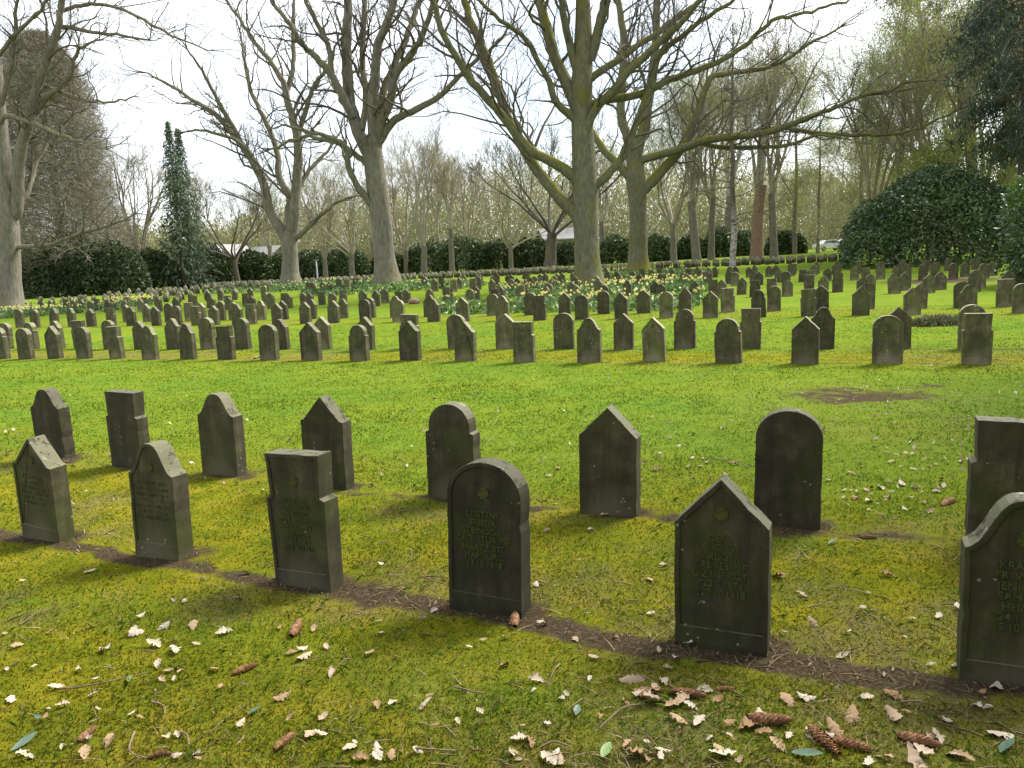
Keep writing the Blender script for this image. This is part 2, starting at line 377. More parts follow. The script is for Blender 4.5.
# ------------------------------------------------------------------ ground masks
def masks(X, Y):
    X = np.asarray(X, float); Y = np.asarray(Y, float)
    dp = X*NDIR[0]+Y*NDIR[1]; sp = X*UDIR[0]+Y*UDIR[1]
    wob = (fbm(X, Y, .9, 1)-.5)
    # trodden soil along the two nearest rows (lines through the measured stones)
    soil = np.zeros_like(X)
    for row, w, off, amp in ((1, .105, -.05, .98), (2, .10, -.06, .80)):
        P = np.array([s['p'] for s in STONES if s['row'] == row]); P = P[np.argsort(P[:, 0])]
        yl = np.interp(X, P[:, 0], P[:, 1], left=np.nan, right=np.nan)
        k = np.polyfit(P[:, 0], P[:, 1], 1); yl = np.where(np.isnan(yl), np.polyval(k, X), yl)
        dist = (Y-yl)*math.cos(math.radians(24))-off+wob*.35
        m = np.exp(-(dist/w)**2)*amp*np.clip(1.15*fbm(X, Y, 1.9, 5)+(.40 if row == 1 else .16)+.05*np.clip(X, -3, 2), 0, 1.15)
        for q in P:
            m = np.maximum(m, .9*np.exp(-(((X-q[0]-.08)/.27)**2+((Y-q[1]+.03)/.15)**2)))
        soil = np.maximum(soil, m)
    for dd, w, amp in ((11.95, .10, .55), (13.7, .13, .62), (20.6, .1, .45), (22.6, .12, .5)):
        soil = np.maximum(soil, amp*np.exp(-((dp-dd+wob*.3)/w)**2)*(.5+fbm(X, Y, 1.1, 9)))
    # the bare brown patch on the right of the lawn and one between far stones
    soil = np.maximum(soil, .95*np.clip(fbm(X, Y, 1.5, 71)*2.3-.25, 0, .8)*np.exp(-(((X-3.95+wob*2)/1.3)**2+((Y-8.6+wob*1.6)/.62)**2)))
    soil = np.maximum(soil, .85*np.exp(-(((X-18.2+wob)/3.2)**2+((Y-33.+wob)/2.4)**2)))
    # moss: the shady front and a yellow band along the third and fourth row
    near = 1/(1+np.exp((dp-5.3+wob*2.2)/.35))
    band = np.exp(-((dp-12.6+wob*.8)/.75)**2)*.95
    band = np.maximum(band, .6*np.exp(-((dp-21.5+wob)/.9)**2))
    moss = np.clip(np.maximum(near*(.60+.75*(fbm(X, Y, 1.0, 21))), band)+.3*(fbm(X, Y, .5, 31)-.45), 0, 1)
    edge = np.exp(-((dp-2.62+wob*.5)/.22)**2)      # greener strip in front of the first row
    moss = np.clip(moss-edge*.35, 0, 1)
    dry = np.clip(np.exp(-(((X-.8)/1.7)**2+((Y-2.35)/.5)**2))*1.1+np.exp(-(((X-4.6)/2.2)**2+((Y-7.4)/1.6)**2))*.45, 0, 1)*np.clip(fbm(X, Y, 2.2, 41)*1.6-.15, 0, 1)
    dry = np.maximum(dry, np.clip((fbm(X, Y, 1.6, 55)-.52)*3, 0, .8)*near*.9)
    dry = np.maximum(dry, band*np.clip((fbm(X, Y, .8, 61)-.45)*3, 0, .55))
    return np.clip(soil, 0, 1.2), moss, dry
def bumpz(X, Y):
    r = np.hypot(X, Y)
    return (fbm(X, Y, 1.1, 77)-.5)*.05*np.clip(1.2-r/40, 0, 1)+(fbm(X, Y, 7, 78)-.5)*.022*np.clip(1.3-r/10, 0, 1)
def gz(X, Y): return terr(X, Y)+bumpz(X, Y)

# ground sheet: polar grid, finer near the camera and in front of it
a_f = np.radians(np.arange(-52, 52.01, .36)); a_b = np.radians(np.arange(58, 302.1, 6))
ang = np.concatenate([a_f, a_b]); rad = [.25]
while rad[-1] < 900: rad.append(rad[-1]*1.0145+.004)
rad = np.array(rad); A, R = np.meshgrid(ang, rad)
X, Y = R*np.sin(A), R*np.cos(A); Z = gz(X, Y)
V = np.stack([X, Y, Z], -1).reshape(-1, 3); V = np.vstack([V, [[0, 0, float(gz(0, 0))]]])
na, nr = len(ang), len(rad)
i = np.arange(nr-1)[:, None]; j = np.arange(na)[None, :]
Q = np.stack([i*na+j, (i+1)*na+j, (i+1)*na+(j+1) % na, i*na+(j+1) % na], -1).reshape(-1, 4)
jj = np.arange(na); Tt = np.stack([np.full(na, nr*na), jj, (jj+1) % na], -1)
me = npmesh('ground', V, [Q[:, ::-1], Tt[:, ::-1]], MAT['ground'], smooth=True)
so, mo, dr = masks(V[:, 0], V[:, 1])
ca = me.color_attributes.new('mask', 'FLOAT_COLOR', 'POINT')
ca.data.foreach_set('color', np.stack([so, mo, dr, np.ones_like(so)], -1).astype(np.float32).ravel())
me.flip_normals() if me.polygons[0].normal.z < 0 else None
tag(link('ground', me), kind='structure')

# ------------------------------------------------------------------ beds (ground ivy with daffodils)
def in_bed(X, Y):
    dp = X*NDIR[0]+Y*NDIR[1]
    w = (fbm(X, Y, .5, 91)-.5)*2.2
    px_l = (440-512)/FPX; px_r = (700-512)/FPX
    b1 = (dp > 23.5+w*.2) & (dp < 29.0+w) & (X/Y > px_l+w*.01) & (X/Y < px_r+.03*w)
    t4 = hero_xy('T4'); t5 = hero_xy('T5'); t3 = hero_xy('T3'); t2 = hero_xy('T2'); t1 = hero_xy('T1')
    b1 |= (((X-t4[0]-.2)/5.2)**2+((Y-t4[1]+4)/8)**2 < 1+w*.2) & (dp > 33)
    b1 |= ((X-t5[0])/4.6)**2+((Y-t5[1]+4)/7)**2 < 1+w*.2
    b2 = (((X-t3[0]-.5)/5.6)**2+((Y-t3[1]+.5)/4.6)**2 < 1+w*.2) | (((X-t2[0]-1)/6.6)**2+((Y-t2[1]+1)/6)**2 < 1+w*.2)
    b3 = ((X-t1[0]-2)/6.5)**2+((Y-t1[1]+2)/7.5)**2 < 1+w*.2
    b4 = ((X-3.6)/7)**2+((Y-86)/7)**2 < 1
    return b1 | (b4), b2, b3
STONE_XY = np.array([s['p'] for s in STONES])
def build_bed(idx, n_iv, n_da, box, name, label, dlabel, hgt, flow=1.0):
    rng = np.random.default_rng(100+idx)
    P = np.stack([rng.uniform(box[0], box[1], n_iv*6), rng.uniform(box[2], box[3], n_iv*6)], -1)
    P = P[in_bed(P[:, 0], P[:, 1])[idx]][:n_iv]
    h = rng.random(len(P))**1.4*hgt*(.4+.9*fbm(P[:, 0], P[:, 1], .7, 13))
    C = np.column_stack([P, gz(P[:, 0], P[:, 1])+h+.02])
    v, f = leaves(C, rng.uniform(.10, .22, len(C)), .75, np.tile([[0, -.2, .4]], (len(C), 1)), 1.0, 0, rng)
    o = link('ground_ivy', npmesh('ground_ivy', v, [f], MAT['leaf_ivy'])); tag(o, label, 'ground cover', None, 'stuff')
    P = np.stack([rng.uniform(box[0], box[1], n_da*14), rng.uniform(box[2], box[3], n_da*14)], -1)
    ok = in_bed(P[:, 0], P[:, 1])[idx] & (fbm(P[:, 0], P[:, 1], .35, 17) > .53); P = P[ok][:n_da]
    vs, fs, off = [], [], 0; pv, pf, poff = [], [], 0
    for (x, y) in P:
        z0 = float(gz(x, y))+.05; top = rng.uniform(.34, .5)*(hgt/.3)**.5
        for q in range(5):   # strap leaves
            a = rng.uniform(0, 6.28); dx, dy = math.cos(a), math.sin(a); l = top*rng.uniform(.7, 1.0); ln = rng.uniform(.05, .22)
            w = .016
            vs += [(x-dy*w, y+dx*w, z0), (x+dy*w, y-dx*w, z0), (x+dx*ln+dy*w*.4, y+dy*ln-dx*w*.4, z0+l), (x+dx*ln-dy*w*.4, y+dy*ln+dx*w*.4, z0+l)]
            fs.append((off, off+1, off+2, off+3)); off += 4
        if rng.random() < flow:
            a = rng.uniform(-2.2, -.9); c = np.array([x+rng.normal(0, .04), y+rng.normal(0, .04), z0+top*1.03]); n = unit(np.array([math.cos(a), math.sin(a), rng.uniform(-.1, .35)]))
            s = unit(np.cross(n, [0, 0, 1])); u = np.cross(s, n); R_ = rng.uniform(.045, .065)
            for q in range(6):
                b = q*math.pi/3; e = s*math.cos(b)+u*math.sin(b); e2 = np.cross(n, e)
                pv += [c, c+e*R_*.55+e2*R_*.32, c+e*R_+n*R_*.12, c+e*R_*.55-e2*R_*.32]; pf.append((poff, poff+1, poff+2, poff+3)); poff += 4
            for q in range(5):   # trumpet
                b = q*2*math.pi/5; b2 = b+2*math.pi/5
                e = s*math.cos(b)+u*math.sin(b); e2 = s*math.cos(b2)+u*math.sin(b2)
                pv += [c+e*R_*.25, c+e2*R_*.25, c+e2*R_*.42+n*R_*.8, c+e*R_*.42+n*R_*.8]; pf.append((poff, poff+1, poff+2, poff+3)); poff += 4
    V_ = np.array([*map(tuple, vs), *map(tuple, pv)]); F_ = np.array(fs+[tuple(q+off for q in w_) for w_ in pf])
    o = link('daffodils', npmesh('daffodils', V_, [F_], [MAT['leaf_daff'], MAT['petal']], matidx=[0]*len(fs)+[1]*len(pf)))
    tag(o, dlabel, 'daffodils', None, 'stuff')
build_bed(0, 34000, 850, (-6, 18, 22, 92), 'bed', 'glossy green ivy covering the bed round the two central oaks', 'yellow daffodils flowering in the bed round the two central oaks', .26, .7)
build_bed(1, 12000, 500, (-26, 2, 40, 72), 'bed', 'green ivy covering the mound round the two left of centre trees', 'pale daffodils thinly scattered on the mound of the two left of centre trees', .28, .4)
build_bed(2, 6000, 420, (-38, -18, 34, 56), 'bed', 'low green ground cover round the big trunk at the left edge', 'pale daffodils behind the big trunk at the left edge', .28, .75)

# ------------------------------------------------------------------ headstones
def outline(shape, h, w=.185):
    def arc(cx, cz, r, rz, n=18): return [(cx+r*math.cos(a), cz+rz*math.sin(a)) for a in np.linspace(math.pi, 0, n)]
    b = -.12
    if shape == 'gable': return [(-w, b), (-w, h*.735), (0, h), (w, h*.735), (w, b)]
    if shape == 'shouldered': return [(-w, b), (-w, h*.745), (-w+.03, h*.758), (-.006, h), (.006, h), (w-.03, h*.758), (w, h*.745), (w, b)]
    if shape == 'round': return [(-w, b)]+arc(0, h-.165, w, .165)+[(w, b)]
    if shape == 'arched': return [(-w, b), (-w, h*.70), (-w+.028, h*.715)]+arc(0, h-.155, w-.028, .155)+[(w-.028, h*.715), (w, h*.70), (w, b)]
    if shape == 'stepped': return [(-w+.012, b), (-w, h*.665), (-w+.028, h*.685), (-w+.016, h), (w-.016, h), (w-.028, h*.685), (w, h*.665), (w-.012, b)]
    L = [(-w, h*.735), (-w*.90, h*.745), (-w*.77, h*.775), (-w*.64, h*.83), (-w*.53, h*.89), (-w*.42, h*.94), (-w*.29, h*.978), (-w*.15, h*.996)]
    return [(-w, b)]+L+[(0, h)]+[(-x, z) for x, z in L[::-1]]+[(w, b)]
def worn_outline(P, rng):
    out = []
    for (x0, z0), (x1, z1) in zip(P[:-1], P[1:]):
        L = math.hypot(x1-x0, z1-z0); n = max(1, int(L/.05)); out.append((x0, z0))
        for q in range(1, n):
            u = q/n+rng.uniform(-.2, .2)/n; k = rng.normal(0, .0009)-(rng.uniform(.002, .006) if rng.random() < .10 else 0); nx, nz_ = (z1-z0)/L, -(x1-x0)/L
            out.append((x0+(x1-x0)*u-nx*k, z0+(z1-z0)*u-nz_*k))
    return out+[P[-1]]
CHIP = np.random.default_rng(88)
def slab_mesh(shape, h, t=.115, detail=True, w=.185, chip=0):
    P = outline(shape, h, w); P = worn_outline(P, CHIP) if detail else P; bm = bmesh.new()
    vf = [bm.verts.new((x, -t/2, z)) for x, z in P]; vb = [bm.verts.new((x, t/2, z)) for x, z in P]
    ff = bm.faces.new(vf); fb = bm.faces.new(vb[::-1])
    for k in range(len(P)):
        k2 = (k+1) % len(P); bm.faces.new((vf[k2], vf[k], vb[k], vb[k2]))
    bm.normal_update()
    bmesh.ops.recalc_face_normals(bm, faces=bm.faces[:])
    if detail:
        ed = [e for e in bm.edges if len(e.link_faces) == 2 and e.calc_face_angle(0) > math.radians(35)]
        bmesh.ops.bevel(bm, geom=ed, offset=.0045, segments=2, profile=.6, affect='EDGES')
        bm.normal_update()
        f = [q for q in bm.faces if q.normal.y < -.95 and q.calc_area() > .05]
        geo = set(f); [geo.update(q.edges) for q in f]; [geo.update(q.verts) for q in f]
        bmesh.ops.bisect_plane(bm, geom=list(geo), plane_co=(0, 0, .075), plane_no=(0, 0, 1))
        bm.normal_update()
        f = [q for q in bm.faces if q.normal.y < -.95 and q.calc_area() > .03 and q.calc_center_median().z > .1]
        bmesh.ops.inset_region(bm, faces=f, thickness=.016, depth=0)
        f = [q for q in bm.faces if q.normal.y < -.95 and q.calc_area() > .03 and q.calc_center_median().z > .1]
        bmesh.ops.inset_region(bm, faces=f, thickness=.003, depth=-.006)
    me = bpy.data.meshes.new('slab'); bm.to_mesh(me); bm.free(); me.materials.append(MAT['stone'])
    return me
def text_mesh(lines, size, lead, ext=.0025):
    cu = bpy.data.curves.new('inscription', 'FONT'); cu.body = '\n'.join(lines); cu.size = size; cu.align_x = 'CENTER'; cu.align_y = 'TOP'
    cu.extrude = ext; cu.space_line = lead; cu.offset = .0006; cu.resolution_u = 3
    o = bpy.data.objects.new('tmp', cu); col.objects.link(o)
    dg = bpy.context.evaluated_depsgraph_get(); me = bpy.data.meshes.new_from_object(o.evaluated_get(dg))
    bpy.data.objects.remove(o); bpy.data.curves.remove(cu)
    me.transform(Matrix.Rotation(math.pi/2, 4, 'X')); me.materials.clear(); me.materials.append(MAT['letter']); me.name = 'inscription'
    return me
def cross_mesh(s=.03):
    """small iron-cross shaped emblem in relief"""
    bm = bmesh.new()
    for k in range(4):
        a = k*math.pi/2; R2 = Matrix.Rotation(a, 3, 'Y')
        pts = [(-.2*s, .05*s), (-.75*s, s), (.75*s, s), (.2*s, .05*s)]
        f = [bm.verts.new(R2 @ Vector((x, -.003, z))) for x, z in pts]; b_ = [bm.verts.new(R2 @ Vector((x, .003, z))) for x, z in pts]
        bm.faces.new(f); bm.faces.new(b_[::-1])
        for q in range(4): bm.faces.new((f[(q+1) % 4], f[q], b_[q], b_[(q+1) % 4]))
    bmesh.ops.recalc_face_normals(bm, faces=bm.faces[:])
    me = bpy.data.meshes.new('cross_emblem'); bm.to_mesh(me); bm.free(); me.materials.append(MAT['letter']); return me
def worn_lines(n, rng, h):
    """rows of worn relief strokes, no longer legible"""
    vs, fs = [], []; z = h*.66
    for k in range(n):
        wid = rng.uniform(.16, .27); x = -wid/2
        while x < wid/2:
            l = rng.uniform(.006, .014); hh = rng.choice([.020, .020, .008]); zz = z+(.012 if hh < .01 and rng.random() < .5 else 0)
            i0 = len(vs)
            for yy in (-.0015, .003):
                vs += [(x, yy, zz), (x+l*.45, yy, zz), (x+l*.45, yy, zz+hh), (x, yy, zz+hh)]
            fs += [[i0, i0+1, i0+2, i0+3], [i0, i0+4, i0+5, i0+1], [i0+1, i0+5, i0+6, i0+2], [i0+2, i0+6, i0+7, i0+3], [i0+3, i0+7, i0+4, i0]]
            x += l+.006 if rng.random() > .1 else .03
        z -= .034
    return npmesh('inscription', np.array(vs), [np.array(fs)], MAT['letter'])
TEXTS = {2: (['LDST.INF.', 'THEODOR', 'ANDREE', 'LDST. INFANT.', 'ERS.BTL.75', 'BREMEN', '*4.7.1889', '†14.10.1918'], .0385, .93),
         3: (['LDST.INF.', 'FRIEDR.', 'STEINDORF', 'LAD. STUR.INF', 'ERSATZ BTL.', 'HAMBURG', '†7.10.1918'], .041, .95),
         4: (['GEFR.', 'AUGUST', 'KRÜGER', 'ERS.RES.INF', 'U.Z.INF.RGT.', '*22.5.1874', '†20.10.1918'], .040, .95),
         5: (['KRAFTF.', 'FR. WILH.', 'JENRICH', 'SAMMEL', 'HEINR.', '*24.1.1894', '†5.10.1918'], .040, .98)}
FRONT_LABEL = ['small peaked headstone with grey lichen cap, leftmost in the nearest row', 'bell shaped headstone with mossy green inscription, second from the left in the nearest row',
               'flat topped stepped headstone with a white dropping on its top edge', 'large round topped headstone with raised rim and green inscription in the nearest row',
               'dark peaked headstone with spruce cone at its foot in the nearest row', 'very dark bell shaped headstone cut off by the right edge of the photo']
SECOND_LABEL = ['headstone just outside the left edge in the second row', 'bell topped headstone back, behind the leftmost peaked stone', 'flat topped headstone back with stepped sides in the second row at the left',
                'bell topped headstone back with white lichen on its right shoulder', 'peaked headstone back with small shoulders and lichen specks on its slope', 'arched headstone back with narrow stepped shoulders, behind the large round stone',
                'dark peaked headstone back with a pale stained half circle at its foot', 'dark full round headstone back standing behind the peaked front stone', 'black flat topped headstone back at the right edge, half hidden by a bell shaped one']
ADJ = dict(gable='peaked', shouldered='peaked narrow-shouldered', round='round-topped', arched='arched step-shouldered', bell='bell-topped', stepped='flat-topped stepped')
ROWNAME = {3: 'in the first row beyond the open lawn', 4: 'in the second row beyond the lawn', 5: 'in the third row beyond the lawn', 6: 'in the fourth row beyond the lawn',
           7: 'in the fifth row beyond the lawn', 8: 'in the sixth row beyond the lawn', 9: 'in the seventh row beyond the lawn', 10: 'in the eighth row beyond the lawn', 11: 'in the far rows before the central bed', 12: 'in the far rows before the central bed', 13: 'in the far left rows', 14: 'in the last long row before the hedge', 15: 'in the last long row before the hedge'}
ORD = ['first', 'second', 'third', 'fourth', 'fifth', 'sixth', 'seventh', 'eighth', 'ninth', 'tenth', 'eleventh', 'twelfth', 'thirteenth', 'fourteenth', 'fifteenth', 'sixteenth']
GROUPS = {1: 'headstones of the nearest row', 2: 'headstones of the second row'}
near, rest = STONES[:300], STONES[300:]
# bring facing-away rows: even rows show their plain backs
variant = {}
rngw = np.random.default_rng(5)
def get_variant(shape, h, detail):
    key = (shape, round(h/.02), detail)
    if key not in variant: variant[key] = slab_mesh(shape, round(h/.02)*.02, detail=detail)
    return variant[key]
worn = [worn_lines(n, rngw, .64) for n in (6, 7, 5)]
cross_small = cross_mesh(.026)
for rown in range(1, 16):
    L = sorted([s for s in near if s['row'] == rown], key=lambda s: s['p']@UDIR)
    cnt = {}
    for k, s in enumerate(L):
        x, y = s['p']; z = float(gz(x, y)); back = rown % 2 == 0
        if rown <= 2: me = slab_mesh(s['s'], s['h'], detail=True, w=.172 if rown == 1 and k < 2 else .185)
        else: me = get_variant(s['s'], s['h'], rown <= 4)
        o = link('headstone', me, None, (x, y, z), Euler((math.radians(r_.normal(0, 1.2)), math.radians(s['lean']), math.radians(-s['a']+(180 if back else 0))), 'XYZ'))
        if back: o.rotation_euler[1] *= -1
        g_ = r_.uniform(.85, 1.1) if rown <= 2 else r_.uniform(1.25, 2.0)   # far stones tinted lighter: near shade and open daylight put into the colour
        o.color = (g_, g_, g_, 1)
        if rown > 2: o.scale = (r_.uniform(.93, 1.06), r_.uniform(.92, 1.1), 1)
        cnt[s['s']] = cnt.get(s['s'], 0)+1
        if rown == 1:
            tag(o, FRONT_LABEL[k], 'headstone', GROUPS[1])
            hh = s['h']
            c = link('cross_emblem', cross_small, o, (0, -.053, hh*.80))
            if k in TEXTS:
                ln, sz, ld = TEXTS[k]; tm = text_mesh(ln, sz, ld); zz = hh*.685
            else:
                tm = worn_lines(6 if k == 0 else 7, rngw, .66 if k else .62); zz = 0
            link('inscription', tm, o, (0, -.0525, zz))
        elif rown == 2: tag(o, SECOND_LABEL[k], 'headstone', GROUPS[2])
        elif rown <= 8:
            tot = sum(1 for q in L if q['s'] == s['s'])
            tag(o, '%s %s headstone from the left %s' % (ORD[cnt[s['s']]-1], ADJ[s['s']], ROWNAME[rown]), 'headstone', 'headstones '+ROWNAME[rown])
            if rown == 3:
                link('inscription', worn[k % 3], o, (0, -.0525, 0)); link('cross_emblem', cross_small, o, (0, -.053, s['h']*.80))
        else:
            tag(o, 'small distant %s headstone %s' % (ADJ[s['s']], ROWNAME[rown]), 'headstone', 'small %s headstones %s' % (ADJ[s['s']], ROWNAME[rown]))
vs, fs3, off = [], {}, 0
for s in rest:
    P = outline(s['s'], s['h']); n = len(P); a = math.radians(-s['a']); x0, y0 = s['p']; z0 = float(gz(x0, y0)); le = math.radians(s['lean'])
    for yy in (-.0575, .0575):
        for x, z in P:
            x2 = x+math.tan(le)*z
            vs.append((x0+x2*math.cos(a)-yy*math.sin(a), y0+x2*math.sin(a)+yy*math.cos(a), z0+z))
    fs3.setdefault(n, []).extend([list(range(off, off+n)), list(range(off+2*n-1, off+n-1, -1))])
    fs3.setdefault(4, []).extend([[off+(k+1) % n, off+k, off+n+k, off+n+(k+1) % n] for k in range(n)])
    off += 2*n
if rest:
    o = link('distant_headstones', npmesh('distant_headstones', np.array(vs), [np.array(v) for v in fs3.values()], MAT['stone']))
    o.color = (1.7, 1.7, 1.7, 1)  # stone colour lifted to imitate the open daylight on the far rows
    tag(o, 'long line of tiny headstones far off along the foot of the hedge', 'headstones', None, 'stuff')
print('stones', len(STONES), 'stuff', len(rest))

# ------------------------------------------------------------------ trees
def grow(tb, p, d, L, r, lev, rng, up=.15, wander=.22, kids=(7, 5, 4), ang=(.5, 1.0), tips=None, shrink=(.42, .68), rmin=.004):
    n = 7 if lev >= 2 else (5 if lev == 1 else 4)
    pts = [p]; dd = d
    for q in range(n-1):
        dd = unit(dd+rng.normal(0, wander, 3)+np.array([0, 0, up*.35])); pts.append(pts[-1]+dd*L/(n-1))
    pts = np.array(pts); rr = np.maximum(r*np.linspace(1, .28, n), rmin)
    tb.add(pts, rr, 8 if r > .09 else (5 if r > .03 else 3))
    if lev == 0:
        if tips is not None: tips.append(pts[-1]); tips.append(pts[-2])
        return
    k = kids[min(lev, len(kids))-1]; k = max(2, int(k*rng.uniform(.75, 1.3)))
    for q in range(k):
        t = rng.uniform(.22, 1.0)**.8; i = min(int(t*(n-1)), n-2); u = t*(n-1)-i
        c = pts[i]*(1-u)+pts[i+1]*u; tg = unit(pts[i+1]-pts[i])
        pr = unit(np.cross(tg, rng.normal(0, 1, 3))); an = rng.uniform(*ang)
        nd = unit(tg*math.cos(an)+pr*math.sin(an)+np.array([0, 0, up]))
        grow(tb, c, nd, L*rng.uniform(*shrink)*(1.1-.45*t), max(r*(1-.72*t)*rng.uniform(.4, .62), rmin), lev-1, rng, up, wander, kids, ang, tips, shrink, rmin)
def px_path(P, Y0, dz, rng):
    """traced limb: pixels with radius -> world points at the tree's own distance, drifting dz nearer/farther"""
    P = np.asarray(P, float); S = np.concatenate([[0], np.cumsum(np.hypot(*np.diff(P[:, :2], axis=0).T))]); t = S/S[-1]
    out = []; rad = []
    for (x, y, r), u in zip(P, t):
        YY = Y0+dz*u**1.2; out.append(at(x, y, YY)); rad.append(r*YY/FPX*(.84 if dz else .96))
    return np.array(out), np.array(rad)
def hero(name, base, Y0, trunk, limbs, bark, label, seed, twig='twig', dens=1.0, kidlen=1.0, lev=2):
    rng = np.random.default_rng(seed)
    bx = at(*trunk[0][:2], Y0); root = empty('tree', (bx[0], bx[1], float(terr(bx[0], bx[1]))))
    tag(root, label, 'tree'); org = np.array(root.location)
    tp, tr = px_path(trunk, Y0, 0, rng); zb = org[2]
    if tp[0][2] > zb-.1: tp[0][2] = zb-.25
    n = 26; tpts = spline(np.column_stack([tp, tr]), n); P, R_ = tpts[:, :3]-org, tpts[:, 3]
    hgt = P[:, 2]; R_ = R_*(1+.42*np.exp(-np.maximum(hgt, 0)/.55))
    tb = Tubes(); tb.add(P, R_, 20); link('trunk', tb.mesh('trunk', bark, .045), root)
    tw = Tubes()
    for L, dz in limbs:
        lp, lr = px_path(L, Y0, dz, rng); n = max(8, 4*len(L))
        q = spline(np.column_stack([lp, lr]), n); q[:, :3] += rng.normal(0, .03, (n, 3))*(np.linspace(.3, 1.3, n)[:, None]); P = q[:, :3]-org; R_ = np.maximum(q[:, 3], .012)
        lb = Tubes(); lb.add(P, R_, 10); link('limb', lb.mesh('limb', bark, .04), root)
        seg = np.linalg.norm(np.diff(P, axis=0), axis=1); Ltot = seg.sum(); cs = np.concatenate([[0], np.cumsum(seg)])
        s = Ltot*.16
        while s < Ltot:
            i = min(int(np.searchsorted(cs, s))-1, n-2); i = max(i, 0); u = (s-cs[i])/seg[i]; c = P[i]*(1-u)+P[i+1]*u; tg = unit(P[i+1]-P[i]); r = R_[i]
            pr = unit(np.cross(tg, rng.normal(0, 1, 3))); an = rng.uniform(.5, 1.1); nd = unit(tg*math.cos(an)+pr*math.sin(an)+np.array([0, 0, .22]))
            ln = min(rng.uniform(.18, .36)*Ltot*(1.15-.55*s/Ltot), 5.5)*kidlen
            grow(tw, c, nd, ln, min(r*.5, .10)*rng.uniform(.6, 1), lev if s/Ltot < .75 else lev-1, rng, .16, .26, (5, 6, 4), (.5, 1.05), rmin=.0065)
            s += rng.uniform(.36, .9)/dens
        # the limb runs out into twigs
        for q_ in range(3): grow(tw, P[-1], unit(P[-1]-P[-3]+rng.normal(0, .3, 3)*np.linalg.norm(P[-1]-P[-3])), min(Ltot*.28, 3.5), R_[-1]*.7, lev-1, rng, .15, .25, (4, 4, 4), rmin=.007)
    link('twigs', tw.mesh('twigs', MAT[twig]), root)
    return root
# central oak
hero('T4', None, 42.6, [(588, 289, 15.5), (588, 275, 13.6), (587, 250, 13), (586, 225, 13), (585, 190, 13.3), (584, 160, 12), (582, 120, 10.5), (582, 80, 10), (583, 45, 9.2), (583, 10, 7.5), (581, -50, 5.5), (578, -140, 2.5)],
     [([(578, 184, 6), (572, 176, 6.5), (556, 164, 5.8), (533, 152, 5.4), (517, 135, 5), (498, 111, 4.8), (474, 84, 4.5), (455, 55, 4), (441, 27, 3.6), (433, 0, 3.2), (424, -45, 2.4), (420, -90, 1.5)], -3.5),
      ([(582, 225, 7), (574, 212, 7.5), (560, 199, 7), (545, 180, 6.5), (533, 164, 6), (517, 137, 5.6), (504, 109, 5.2), (494, 78, 4.9), (482, 47, 4.6), (470, 20, 4.2), (462, -10, 3.7), (450, -60, 2.5), (446, -110, 1.3)], 3.5),
      ([(582, 140, 8), (578, 112, 8), (568, 86, 7), (556, 59, 6.3), (547, 27, 5.8), (539, 0, 5.2), (531, -50, 3.8), (525, -110, 1.8)], 2.5),
      ([(580, 128, 4.5), (572, 117, 4.5), (556, 102, 4), (549, 82, 3.6), (537, 59, 3.2), (525, 39, 2.8), (505, 23, 2.4), (482, 4, 1.9), (463, -14, 1.3)], -2.5),
      ([(584, 160, 4.5), (586, 133, 4.8), (596, 109, 5), (615, 89, 4.8), (629, 71, 4.5), (647, 55, 4.2), (666, 36, 3.8), (680, 24, 3.4), (695, 7, 2.9), (709, -12, 2.2), (730, -50, 1.3)], -4.5),
      ([(590, 196, 5), (596, 186, 5.2), (611, 171, 4.8), (625, 153, 4.4), (638, 120, 4), (647, 95, 3.7), (656, 64, 3.5), (664, 50, 3.3), (682, 36, 3), (705, 18, 2.5), (726, 5, 2), (760, -25, 1.2)], -3.0),
      ([(588, 82, 4), (598, 73, 4.2), (615, 62, 4), (636, 47, 3.6), (662, 29, 3.2), (682, 14, 2.7), (704, -2, 2.2), (740, -30, 1.3)], 2.0),
      ([(590, 104, 4), (607, 100, 4.5), (640, 94, 4.2), (669, 80, 3.9), (696, 71, 3.5), (729, 56, 3.0), (752, 39, 2.6), (772, 21, 2.2), (796, 15, 1.9), (823, 8, 1.6), (852, -2, 1.1)], -5.0),
      ([(590, 60, 6), (600, 25, 5.6), (607, -8, 5), (618, -60, 3.5), (630, -120, 1.5)], -2.0),
      ([(576, 70, 4.5), (566, 30, 4.2), (560, -10, 3.6), (550, -70, 2), (545, -110, 1.2)], -3.0)],
     MAT['bark_moss'], 'largest central oak, bare and grey, with spreading mossy limbs', 41)
